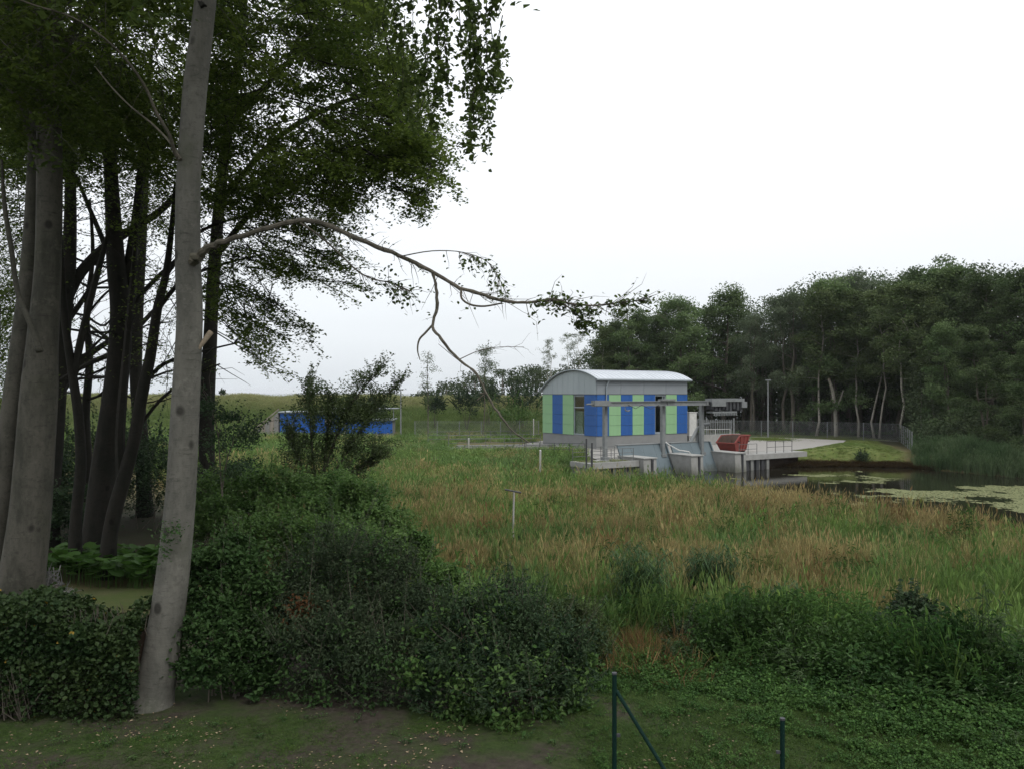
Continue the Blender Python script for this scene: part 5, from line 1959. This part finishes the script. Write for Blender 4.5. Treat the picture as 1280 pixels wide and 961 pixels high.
def wood_beech(label, spec, d, limbs, zones, seed, bark='bark_dark', leaf='beech_leaf', n=10, name='beech_tree', base=None, extra=()):
    rng = np.random.default_rng(seed)
    px0 = spec[0][0]
    x0 = (px0 - 640) * d / F
    g0 = gzz(x0, d)
    t = thing(name, label, 'tree', (x0, d, g0), 0, 'beeches of the left wood')
    tr_, bo, cr = MB(), MB(), MB()
    pyb = HZ + (EYE - g0 + .15) / d * F
    if spec[0][1] < pyb - 4:
        spec = [(px0 - (spec[1][0] - px0) * .3, pyb, spec[0][2] * 1.35)] + spec
    ptube(tr_, spec, d, n)
    for sp in extra:
        ptube(tr_, sp[0], d + sp[1], n)
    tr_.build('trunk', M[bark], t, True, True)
    for sp, dd_ in limbs:
        pts, _ = ptube(bo, sp, d, 6, dd_)
        twiglets(bo, pts, rng, 9, 1.6, .014, .05, None, spread=.8)
        twiglets(bo, pts, rng, 10, 1.0, .008, .1, cr, .085, 5, .9)
    hub = P(spec[-1][0], spec[-1][1], d)
    for (poly, k, d0, d1, per, ls, r) in zones:
        canopy(cr, bo, rng, poly, k, d0, d1, per, ls, r, hub)
    cr.build('crown', M[leaf], t, True)
    bo.build('boughs', M[bark], t, True)
    return t


ZA = [(0, -60), (260, -60), (260, 195), (170, 190), (80, 180), (0, 220)]
ZB_ = [(250, -60), (505, -60), (503, 60), (520, 110), (535, 175), (500, 205), (455, 200), (420, 215), (330, 245), (255, 250)]
wood_beech('twin stemmed grey beech at the left edge of the wood', [(21, 790, 60), (28, 720, 52), (38, 640, 47), (44, 560, 44), (49, 490, 42), (53, 430, 36), (60, 330, 30), (62, 200, 29), (60, 80, 26), (66, -60, 22), (80, -300, 12)], 17,
           [([(58, 110, 12), (90, 40, 9), (140, -40, 6)], 1), ([(60, 240, 10), (20, 120, 8), (-40, 20, 6)], -1)],
           [([(-160, -420), (330, -420), (300, 30), (-160, 60)], 120, 14, 21, 90, .16, .8), ([(-40, -30), (210, -30), (200, 120), (110, 130), (40, 150), (-40, 120)], 130, 14, 19, 210, .10, .6)], 201, 'bark_twin', n=12,
           extra=[([(-22, 790, 36), (-10, 700, 25), (2, 620, 24), (11, 540, 24), (24, 440, 22), (37, 330, 20), (44, 200, 17), (46, 60, 13), (40, -80, 8)], .25),
                  ([(50, 440, 9), (38, 405, 7), (22, 365, 6), (14, 310, 6), (6, 260, 5), (2, 200, 3)], -.8)])
wood_beech('stout dark beech forking high in the middle of the left wood', [(122, 672, 38), (130, 590, 32), (142, 505, 29), (149, 440, 27), (151, 385, 25), (145, 330, 22), (141, 262, 18), (137, 180, 15), (133, 80, 11), (130, -60, 7)], 24.5,
           [([(152, 395, 14), (162, 330, 13), (172, 260, 11), (180, 170, 8), (190, 60, 4)], 1), ([(150, 410, 8), (175, 370, 6), (215, 330, 5), (250, 300, 3)], 2), ([(146, 340, 8), (120, 280, 6), (95, 220, 4)], 1),
            ([(147, 440, 7), (110, 455, 6), (70, 478, 4)], 1), ([(147, 470, 4), (120, 472, 4), (85, 474, 3)], 1)],
           [(ZA, 400, 19, 30, 165, .115, .80), ([(85, 205), (230, 205), (225, 300), (160, 300), (130, 250), (90, 270)], 20, 20, 28, 110, .10, .8)], 202)
wood_beech('slender forked beech between the stout dark beech and the front trunk', [(136, 680, 19), (143, 640, 18), (155, 597, 17), (168, 548, 15), (178, 490, 14), (188, 445, 13), (197, 385, 11), (207, 345, 9), (213, 300, 7), (220, 230, 5)], 22.5,
           [([(152, 600, 12), (150, 550, 12), (153, 500, 11), (160, 420, 9), (166, 350, 7), (170, 280, 5)], .5), ([(180, 480, 5), (205, 455, 5), (250, 440, 3), (300, 428, 2)], 1), ([(196, 390, 5), (230, 350, 4), (280, 330, 3), (330, 318, 2)], 1),
            ([(170, 540, 4), (200, 500, 4), (240, 470, 3), (275, 455, 2)], 1), ([(205, 350, 4), (250, 290, 4), (310, 270, 3)], 1.5)],
           [([(250, 235), (330, 235), (420, 215), (432, 250), (400, 300), (340, 330), (255, 345)], 120, 18, 26, 95, .09, .5),
            ([(330, 330), (400, 290), (438, 320), (452, 370), (430, 372), (390, 352)], 30, 18, 23, 95, .09, .4),
            ([(255, 345), (305, 350), (340, 372), (372, 395), (372, 412), (335, 430), (330, 452), (290, 418), (255, 392)], 52, 18, 23, 105, .09, .4),
            ([(175, 340), (230, 320), (230, 480), (190, 490)], 12, 20, 25, 60, .085, .6)], 203)
wood_beech('beech with dense green crown behind the front trunk', [(262, 640, 20), (258, 540, 19), (262, 440, 17), (268, 330, 15), (280, 200, 13), (300, 60, 10), (310, -80, 6)], 30,
           [([(262, 330, 8), (330, 250, 7), (400, 215, 5), (450, 190, 3)], -4), ([(270, 260, 8), (350, 170, 7), (450, 120, 5), (510, 110, 3)], -6), ([(285, 160, 7), (380, 60, 6), (470, 20, 4)], -5)],
           [(ZB_, 620, 16, 27, 135, .10, .62), ([(478, 165), (525, 150), (540, 185), (546, 235), (541, 262), (520, 268), (505, 245), (485, 235)], 34, 15.5, 18, 150, .085, .36),
            ([(515, 240), (545, 240), (550, 285), (538, 290), (520, 268)], 9, 15.5, 17, 80, .08, .28), ([(400, 205), (490, 195), (505, 232), (470, 226), (440, 240), (430, 270), (405, 250)], 44, 16, 22, 105, .085, .45)], 204)
wood_beech('thin pale stemmed beech left of the stout dark beech', [(95, 650, 14), (101, 585, 13), (99, 530, 12), (94, 490, 11), (88, 450, 10), (81, 400, 9), (76, 330, 8), (72, 240, 6)], 23,
           [([(92, 470, 9), (100, 430, 9), (113, 375, 8), (125, 330, 7), (136, 290, 5)], .5), ([(90, 460, 4), (120, 430, 3), (140, 410, 2)], 1)],
           [([(-40, 190), (75, 190), (70, 320), (-40, 330)], 60, 21, 30, 130, .10, .9)], 205)
wood_beech('dark leaning beech whose limb crosses the gap in the wood', [(60, 640, 26), (66, 560, 24), (72, 480, 22), (78, 410, 20), (86, 330, 17), (88, 230, 13), (84, 100, 9)], 27,
           [([(74, 400, 14), (95, 350, 13), (125, 315, 12), (160, 290, 10), (205, 260, 8), (240, 215, 5)], 1), ([(78, 410, 8), (100, 380, 6), (125, 340, 4)], .5), ([(70, 500, 9), (105, 450, 8), (140, 425, 5)], 1)],
           [([(-60, 60), (120, 60), (120, 200), (-60, 210)], 110, 25, 34, 190, .11, 1.1), ([(-40, 330), (60, 320), (50, 480), (-40, 500)], 90, 26, 34, 140, .11, 1.0)], 206)
wood_beech('slim dark beech farthest back in the left wood', [(180, 610, 18), (176, 540, 17), (170, 470, 15), (172, 400, 13), (178, 300, 10), (184, 180, 7)], 34,
           [([(172, 410, 7), (200, 380, 5), (225, 350, 3)], 1), ([(172, 450, 5), (130, 420, 4), (100, 398, 2)], 1), ([(171, 480, 4), (205, 466, 3), (222, 462, 2)], 1)],
           [([(100, 200), (240, 200), (240, 275), (190, 300), (110, 250)], 24, 30, 38, 110, .11, 1.0), ([(0, 0), (260, 0), (260, 200), (0, 200)], 150, 30, 38, 170, .13, 1.2), ([(0, 470), (60, 480), (60, 560), (0, 560)], 25, 30, 38, 150, .12, 1.0)], 207)


def tangle():
    rng = np.random.default_rng(208)
    t = thing('beech_tree', 'thin crooked dead beech tangled among the dark trunks of the left wood', 'tree', gb(108, 28.5), 0, 'beeches of the left wood')
    tr_, bo, cr = MB(), MB(), MB()
    st, _ = ptube(tr_, [(104, 690, 13), (110, 600, 12), (107, 520, 10), (112, 450, 9), (108, 390, 7), (116, 320, 5), (112, 250, 3)], 28.5, 7)
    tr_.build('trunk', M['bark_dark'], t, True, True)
    for (px, py) in ((108, 500), (110, 470), (112, 440), (110, 415), (108, 395), (112, 360), (114, 330)):
        for sgn in (1, -1, 1):
            l = rng.uniform(45, 110) * sgn
            dy = rng.uniform(-50, 18)
            pts, _ = ptube(bo, [(px, py, 3.4), (px + l * .35, py + dy * .3 + rng.normal(0, 6), 2.8), (px + l * .7, py + dy * .7 + rng.normal(0, 8), 2), (px + l, py + dy + rng.normal(0, 8), .9)], 28.5, 5, rng.normal(0, 1.5))
            twiglets(bo, pts, rng, 10, 1.3, .011, .1, cr, .09, 2.5, 1.0, .2)
    cr.build('crown', M['beech_leaf'], t, True)
    bo.build('boughs', M['bark_dark'], t, True)


tangle()


# young trees in the middle distance
def young_tree(label, d, stems, plumes, seed, per=120, ls=.10, r=.5, leaf='sapling', name='young_tree', twn=10, tl=1.0, lpn=9):
    rng = np.random.default_rng(seed)
    x0 = (stems[0][0][0] - 640) * d / F
    t = thing(name, label, 'tree', (x0, d, gzz(x0, d)))
    tr_, cr = MB(), MB()
    for sp in stems:
        pts, _ = ptube(tr_, [(q[0], q[1], q[2] * .6) for q in sp], d, 6, rng.normal(0, .5))
        twiglets(tr_, pts, rng, twn, tl, .010, -.3, cr, ls, lpn, .6, .2)
    tr_.build('trunk', M['twig'], t, True)
    for (px, py, sx, sz, k) in plumes:
        m_ = 6
        cc = np.stack([P(px + rng.normal(0, sx * .5), py + rng.normal(0, sz * .5), d + rng.normal(0, .6)) for _ in range(m_)])
        k2 = int(per * k)
        pts = np.repeat(cc, k2, 0) + rng.normal(0, 1, (m_ * k2, 3)) * V3(sx * d / F * .38, .5, sz * d / F * .32)
        cr.leaves(pts, ls, rng, .5, .3, np.repeat(rng.uniform(.1, .9, m_), k2))
    cr.build('crown', M[leaf], t, True)
    return t


young_tree('young wind swept tree leaning right in front of the blue building', 36.0,
           [[(395, 600, 5), (390, 560, 4.5), (388, 520, 3.5), (387, 480, 1.5)], [(402, 600, 5), (415, 560, 4.5), (430, 520, 4), (450, 490, 3), (478, 460, 1.2)], [(408, 600, 5), (428, 575, 4), (445, 545, 3), (470, 510, 2), (498, 480, 1)],
            [(390, 600, 4), (372, 570, 3.2), (362, 540, 2)], [(412, 602, 4), (440, 590, 3), (470, 570, 2)], [(404, 598, 4), (408, 550, 3.2), (412, 510, 2)]],
           [(391, 488, 12, 22, .45), (370, 590, 22, 12, .8), (410, 595, 30, 12, .9), (386, 520, 18, 22, .7), (372, 550, 20, 22, .75), (445, 480, 14, 14, .4), (470, 462, 14, 9, .28), (425, 505, 20, 16, .7), (455, 510, 22, 16, .9), (480, 492, 16, 12, .4), (420, 535, 32, 24, 2.0), (450, 545, 26, 24, 1.7), (440, 515, 26, 16, 1.2),
            (395, 572, 28, 16, 1.0), (440, 580, 26, 14, .8), (360, 575, 14, 12, .4), (465, 530, 18, 14, .7), (475, 555, 16, 12, .4)], 301, 210, .12, twn=60, tl=1.15, lpn=26)
young_tree('small dark sapling with drooping sprays beside the beech trunk', 19.5,
           [[(278, 620, 3.5), (275, 580, 3), (272, 540, 2.2), (262, 505, 1.2)], [(278, 610, 3), (285, 570, 2.5), (300, 540, 1.8), (318, 530, 1)]],
           [(262, 508, 12, 10, .5), (285, 520, 14, 9, .5), (305, 535, 12, 14, .5), (270, 545, 12, 18, .5), (286, 585, 18, 14, .7), (312, 555, 8, 12, .3)], 302, 170, .085, .4, 'shrub_dark')
young_tree('thin half bare sapling before the dike, left of the two', 108, [[(535, 545, 2.4), (535, 500, 2), (534, 470, 1.5), (535, 440, .8)]], [(535, 452, 7, 10, .5), (534, 480, 8, 9, .5), (535, 500, 9, 8, .8), (529, 470, 6, 6, .2), (541, 462, 6, 6, .2)], 303, 80, .22, 1, 'sapling')
young_tree('thin sapling before the dike with a fuller top, right of the two', 106, [[(603, 548, 2.6), (606, 510, 2.2), (605, 475, 1.6), (610, 435, .8)]], [(609, 440, 9, 9, 1.0), (607, 455, 11, 9, 1.0), (603, 470, 8, 8, .5), (612, 460, 8, 8, .6)], 304, 95, .22, 1, 'sapling')
for i, (px, py, d, rx, rz, lab) in enumerate(((583, 505, 112, 16, 16, 'dark round bush on the foot of the dike between the saplings'), (470, 512, 116, 22, 10, 'low bush on the dike behind the young tree'),
                                              (655, 500, 112, 24, 14, 'bush on the dike slope against the pump house gable'), (640, 520, 108, 30, 9, 'bright green low bush on the dike foot left of the pump house'),
                                              (197 + 81, 491, 139, 3.2, 3, 'tiny dark bush on the dike crest against the sea'), (545, 505, 114, 14, 12, 'bushy growth at the foot of the left sapling'), (610, 497, 118, 18, 8, 'flat bush behind the right sapling'))):
    c = P(px, py, d)
    r = (rx * d / F, rx * d / F, rz * d / F)
    shrub('dike_bush', lab, 'bush', (c[0], d, gzz(c[0], d)), [(c, r)], 1800 if rx > 5 else 300, .26, 'bramble' if 'green' in lab else 'shrub_dark', .6, .3, 4, .04, seed=60 + i, shell=.3)
shrub('bank_shrub', 'small dark shrub on the edge of the green bank above the water', 'shrub', (P(1078, 575, 79)[0], 79, -1.6), [(P(1078, 574, 79), (.55, .5, .65))], 900, .14, 'shrub_dark', .5, .3, 5, .02, seed=70, shell=.3)


# ------------------------------------------------------------------ the wood on the right
def wood_proto(rng, H, r0, cb, R, nl, nleaf, ls, cs, wob=.15, up=.5, stems=1, asp=.6, flat=.25, dens_low=1.0):
    tr_, cr = MB(), MB()
    cl = []
    for s in range(stems):
        k = 9
        off = V3(rng.normal(0, .5), rng.normal(0, .4), 0) if stems > 1 else V3(0, 0, 0)
        lean = V3(rng.normal(0, .05), rng.normal(0, .03), 0) * (2.0 if stems > 1 else 1)
        zz = np.linspace(-.3, H * .93, k)
        wig = np.cumsum(rng.normal(0, wob, (k, 2)), 0)
        pts = np.stack([off[0] + lean[0] * zz + wig[:, 0], off[1] + lean[1] * zz + wig[:, 1], zz], 1)
        rad = np.interp(np.linspace(0, 1, k), [0, .08, .5, 1], [1.35, 1.0, .62, .1]) * r0 * (1 if s == 0 else .75)
        tr_.tube(pts, rad, 8)
        n_ = nl // stems
        for i in range(n_):
            f = cb + (.97 - cb) * ((i + .5) / n_) ** .85
            h = f * H
            j = np.interp(h, pts[:, 2], np.arange(k))
            i0 = min(int(j), k - 2)
            p = pts[i0] + (pts[i0 + 1] - pts[i0]) * (j - i0)
            rel = (f - cb) / (1 - cb)
            L = R * (math.sin(math.pi * min(1, rel * .72 + .24)) ** .7) * rng.uniform(.7, 1.15)
            az = i * 2.4 + rng.normal(0, .4)
            el = up * (.3 + 1.1 * rel) + rng.normal(0, .12)
            dv = V3(math.cos(az) * math.cos(el), math.sin(az) * math.cos(el), math.sin(el))
            q = np.array([p + dv * L * t_ + V3(0, 0, -.12) * L * t_ * t_ + rng.normal(0, .05, 3) * L * t_ for t_ in (0, .3, .6, .85, 1)])
            rr = np.interp(h, pts[:, 2], rad) * .5
            tr_.tube(q, np.array([1, .75, .5, .3, .12]) * max(rr, .03), 5, caps=False)
            cl += [q[-1], q[3], q[2] * .6 + q[3] * .4 + rng.normal(0, .5, 3)]
            for m_ in range(4):
                b0 = q[2] + (q[4] - q[2]) * rng.random()
                e_ = b0 + rng.normal(0, 1, 3) * L * .28 + V3(0, 0, .1 * L)
                tr_.tube([b0, (b0 + e_) / 2 + rng.normal(0, .1, 3), e_], [.03, .02, .008], 4, caps=False)
                cl.append(e_)
    cl = np.array(cl)
    nc = len(cl)
    per = max(1, int(nleaf / nc))
    szs = cs * rng.uniform(.6, 1.35, nc)
    u = rng.normal(0, 1, (nc * per, 3))
    u /= np.linalg.norm(u, axis=1)[:, None]
    u *= (rng.random(nc * per) ** .45)[:, None] * 1.45
    pts = np.repeat(cl, per, 0) + u * np.repeat(szs, per)[:, None] * V3(1, 1, .62) + rng.normal(0, .07, u.shape)
    cr.leaves(pts, ls, rng, asp, flat, np.repeat(rng.uniform(.05, .95, nc), per))
    return tr_, cr


rw = np.random.default_rng(500)
PROTO = {
    'oak': [wood_proto(rw, 20, .38, .16, 5.0, 20, 18000, .33, 1.0) for _ in range(3)],
    'willow': [wood_proto(rw, 18, .30, .30, 4.2, 16, 16000, .30, .85, .2, .7, 2, .35) for _ in range(1)],
    'birch': [wood_proto(rw, 19, .15, .36, 2.7, 15, 10500, .28, .8, .28, .8) for _ in range(3)],
    'alder': [wood_proto(rw, 19, .22, .10, 3.7, 22, 17000, .31, .85, .2, .5, 2) for _ in range(2)],
    'thin': [wood_proto(rw, 19, .16, .62, 1.9, 9, 1500, .22, .55, .35, .5) for _ in range(2)],
}
LEAF = {'oak': 'oak_leaf', 'willow': 'willow_leaf', 'birch': 'birch_leaf', 'alder': 'oak_leaf', 'thin': 'birch_leaf'}
BARK = {'oak': 'bark_wood', 'willow': 'bark_wood', 'birch': 'bark_birch', 'alder': 'bark_wood', 'thin': 'bark_birch'}
NAME = {'oak': 'oak_tree', 'willow': 'willow_tree', 'birch': 'birch_tree', 'alder': 'alder_tree', 'thin': 'birch_tree'}
MESH = {k: [(a.mesh('trunk', M[BARK[k]], smooth_=True), b.mesh('crown', M[LEAF[k]])) for a, b in v] for k, v in PROTO.items()}


def wood_tree(kind, var, px, d, top, label, group='trees of the wood behind the yard', sxy=1.0, rz=None, sink=.0):
    x = (px - 640) * d / F
    g = gzz(x, d)
    H = {'oak': 20, 'willow': 18, 'birch': 19, 'alder': 19, 'thin': 19}[kind]
    h = (EYE + (HZ - top) * d / F - g) * .94
    s = h / (H * 1.0)
    t = thing(NAME[kind], label, 'tree', (x, d, g), rw.uniform(0, 6.28) if rz is None else rz, group)
    t.scale = (s * sxy, s * sxy, s)
    a, b = MESH[kind][var % len(MESH[kind])]
    put('trunk', a, t)
    put('crown', b, t)
    return t


WOOD = [
    ('thin', 0, 683, 128, 432, 'spindly half bare birch, first in the row above the pump house gable', .8),
    ('thin', 1, 697, 126, 415, 'spindly half bare birch, second in the row above the pump house roof', .9),
    ('thin', 0, 712, 127, 408, 'spindly birch rising over the ridge of the curved roof', .9),
    ('thin', 1, 727, 125, 404, 'spindly birch touching the first full crown of the wood', .9),
    ('birch', 0, 745, 122, 402, 'green birch with bare lower trunk at the start of the right wood', 1.0),
    ('birch', 1, 762, 124, 394, 'slim green birch standing second at the start of the right wood', 1.0),
    ('oak', 0, 790, 121, 384, 'broad dark oak rising over the middle of the metal roof', .95),
    ('alder', 0, 822, 123, 383, 'dark tree filling the skyline dip above the metal roof', 1.0),
    ('oak', 1, 857, 119, 366, 'dark oak above the far end of the metal roof', 1.0),
    ('oak', 2, 905, 122, 357, 'tall round topped dark oak behind the gantry trolley', 1.05),
    ('willow', 0, 940, 114, 388, 'grey green willow right behind the yard lamp', .8),
    ('willow', 0, 985, 112, 362, 'tall silvery willow right of the yard lamp', 1.0),
    ('birch', 2, 1022, 107, 352, 'pale trunked leaning birch at the back of the gravel road', 1.1),
    ('alder', 1, 1042, 110, 340, 'tall tree behind the leaning birch at the gravel road', 1.0),
    ('willow', 0, 1068, 112, 335, 'silvery topped willow behind the middle of the fence', 1.0),
    ('birch', 0, 1075, 104, 350, 'pale birch behind the fence left of the close pair', 1.0),
    ('birch', 1, 1089, 103, 346, 'left birch of the close pair behind the fence', .9),
    ('birch', 2, 1104, 102, 350, 'right birch of the close pair behind the fence', .9),
    ('birch', 0, 1131, 98, 345, 'crooked pale birch at the corner of the fence', 1.1),
    ('alder', 0, 1118, 108, 338, 'dark tree rising behind the close pair of birches', 1.1),
    ('birch', 1, 1146, 97, 350, 'slim birch right of the crooked birch', .9),
    ('oak', 0, 1160, 100, 330, 'dark oak behind the corner of the fence', 1.0),
    ('birch', 2, 1168, 93, 370, 'birch just beyond the fence end by the pond reeds', 1.0),
    ('oak', 1, 1195, 97, 326, 'tallest dark oak of the right wood with a knobbly top', 1.0),
    ('alder', 1, 1190, 86, 395, 'light green alder leaning out above the reeds', .9),
    ('oak', 2, 1240, 90, 332, 'wide dark oak towards the right end of the wood', 1.0),
    ('alder', 0, 1232, 78, 400, 'bushy alder with low branches over the reed belt', 1.0),
    ('oak', 0, 1285, 84, 331, 'dark oak cut by the right edge of the picture', 1.0),
    ('alder', 1, 1278, 72, 420, 'low dark alder overhanging the pond at the right edge', 1.0),
    ('oak', 1, 1340, 80, 310, 'oak beyond the right edge of the picture', 1.0),
    ('oak', 2, 1400, 76, 300, 'farther oak beyond the right edge of the picture', 1.0),
    ('alder', 0, 1345, 66, 400, 'alder beyond the right edge by the pond', 1.0),
]
for kind, var, px, d, top, lab, sx in WOOD:
    wood_tree(kind, var, px, d, top, lab, sxy=sx)
# a pale snag
t = thing('dead_snag', 'broken pale dead trunk next to the leaning birch', 'dead tree', (P(1043, 540, 106)[0], 106, gzz(P(1043, 540, 106)[0], 106)))
mb = MB()
ptube(mb, [(1045, 545, 5), (1044, 515, 4.4), (1041, 490, 4), (1036, 474, 3.4)], 106, 7)
ptube(mb, [(1043, 520, 2.5), (1050, 500, 2), (1054, 488, 1.2)], 106, 5)
mb.build('trunk', M['bark_birch'], t, True)
mb = MB()
ptube(mb, [(1037, 476, 3.6), (1036, 473, 3.2)], 106, 7)
mb.build('broken_top', M['cut'], t, True)


def backwood():
    """the depth of the wood: trunks and leaves that read as one mass"""
    rng = np.random.default_rng(501)
    lf, tk = MB(), MB()
    # lower storey right behind the edge trees
    for (pa, pb, d0, d1, top_a, top_b, n, floor) in ((748, 1000, 124, 140, 404, 370, 760, 0), (985, 1180, 112, 134, 354, 338, 760, 0), (1150, 1330, 98, 124, 346, 336, 640, 0), (1320, 1520, 80, 110, 320, 300, 260, 0),
                                                     (735, 1010, 124, 134, 440, 430, 420, 1), (980, 1160, 112, 122, 450, 450, 260, 1), (1140, 1330, 90, 98, 445, 435, 260, 1), (1150, 1420, 80, 88, 520, 500, 200, 1)):
        px = rng.uniform(pa, pb, n)
        d = rng.uniform(d0, d1, n)
        top = np.interp(px, [pa, pb], [top_a, top_b])
        x = (px - 640) * d / F
        g = ground_z(x, d)
        zt = EYE + (HZ - top) * d / F
        z = g + (zt - g) * rng.uniform(.04, 1, n) ** .75 - rng.uniform(0, 2.0, n)
        z = np.maximum(z, g + .6)
        per = 85 if d0 > 95 else 130
        r = rng.uniform(.9, 1.7, n) * (1 if d0 > 95 else .8)
        c = np.stack([x, d, z], 1)
        pts = np.repeat(c, per, 0) + rng.normal(0, 1, (n * per, 3)).clip(-1.35, 1.35) * np.repeat(r, per)[:, None] * V3(1, 1, .7)
        pts[:, 2] = np.maximum(pts[:, 2], -.6)
        lf.leaves(pts, .38 if d0 > 95 else .26, rng, .65, .25, np.repeat(rng.uniform(.05, .95, n), per))
        for i in range(n // 6):
            if not floor:
                tk.tube([(x[i], d[i], g[i] - .2), (x[i] + rng.normal(0, .3), d[i], g[i] + 5), (x[i] + rng.normal(0, .8), d[i], zt[i] * .75)], [.26, .2, .08], 6)
    o = lf.build('woodland', M['far_leaf'])
    tag(o, 'dark depth of the wood behind the front row of trees', kind='stuff')
    o = tk.build('woodland_trunks', M['bark_wood'])
    tag(o, 'dim trunks in the depth of the right wood', kind='stuff')


backwood()


def far_grove():
    rng = np.random.default_rng(502)
    lf, tk = MB(), MB()
    sky_ = [(515, 492), (535, 486), (560, 474), (575, 468), (590, 464), (605, 472), (620, 462), (640, 457), (660, 455), (675, 458), (690, 462), (710, 452), (735, 440), (760, 436)]
    n = 240
    px = rng.uniform(518, 760, n)
    d = rng.uniform(146, 165, n)
    top = np.interp(px, [a for a, _ in sky_], [b for _, b in sky_]) + 4
    x = (px - 640) * d / F
    zt = EYE + (HZ - top) * d / F
    z = 1.5 + (zt - 1.5) * rng.uniform(.0, 1, n) ** .6
    per = 90
    r = rng.uniform(.6, 1.2, n)
    pts = np.repeat(np.stack([x, d, z], 1), per, 0) + rng.normal(0, 1, (n * per, 3)).clip(-1.4, 1.4) * np.repeat(r, per)[:, None] * V3(1, 1, .6)
    lf.leaves(pts, .40, rng, .65, .25, np.repeat(rng.uniform(.05, .95, n), per))
    for i in range(60):
        tk.tube([(x[i], d[i], -1), (x[i] + rng.normal(0, .3), d[i], z[i])], [.2, .1], 5)
    tag(lf.build('distant_grove', M['far_leaf']), 'low dark grove far behind the dike left of the pump house', kind='stuff')
    tag(tk.build('grove_trunks', M['bark_wood']), 'trunks of the low distant grove', kind='stuff')


far_grove()


# ------------------------------------------------------------------ the thin grey air of an overcast day
hz = MB().box(-17000, 17000, -5000, 17000, -9.0, 45.0)
hm = bpy.data.materials.new('haze')
hm.use_nodes = True
hm.node_tree.nodes.clear()
ho = hm.node_tree.nodes.new('ShaderNodeOutputMaterial')
hv = hm.node_tree.nodes.new('ShaderNodeVolumePrincipled')
hv.inputs['Color'].default_value = (.93, .96, 1, 1)
hv.inputs['Density'].default_value = .00009
hm.node_tree.links.new(hv.outputs[0], ho.inputs['Volume'])
haze = hz.build('haze', hm)
tag(haze, 'thin pale haze in the air of the whole place', kind='stuff')
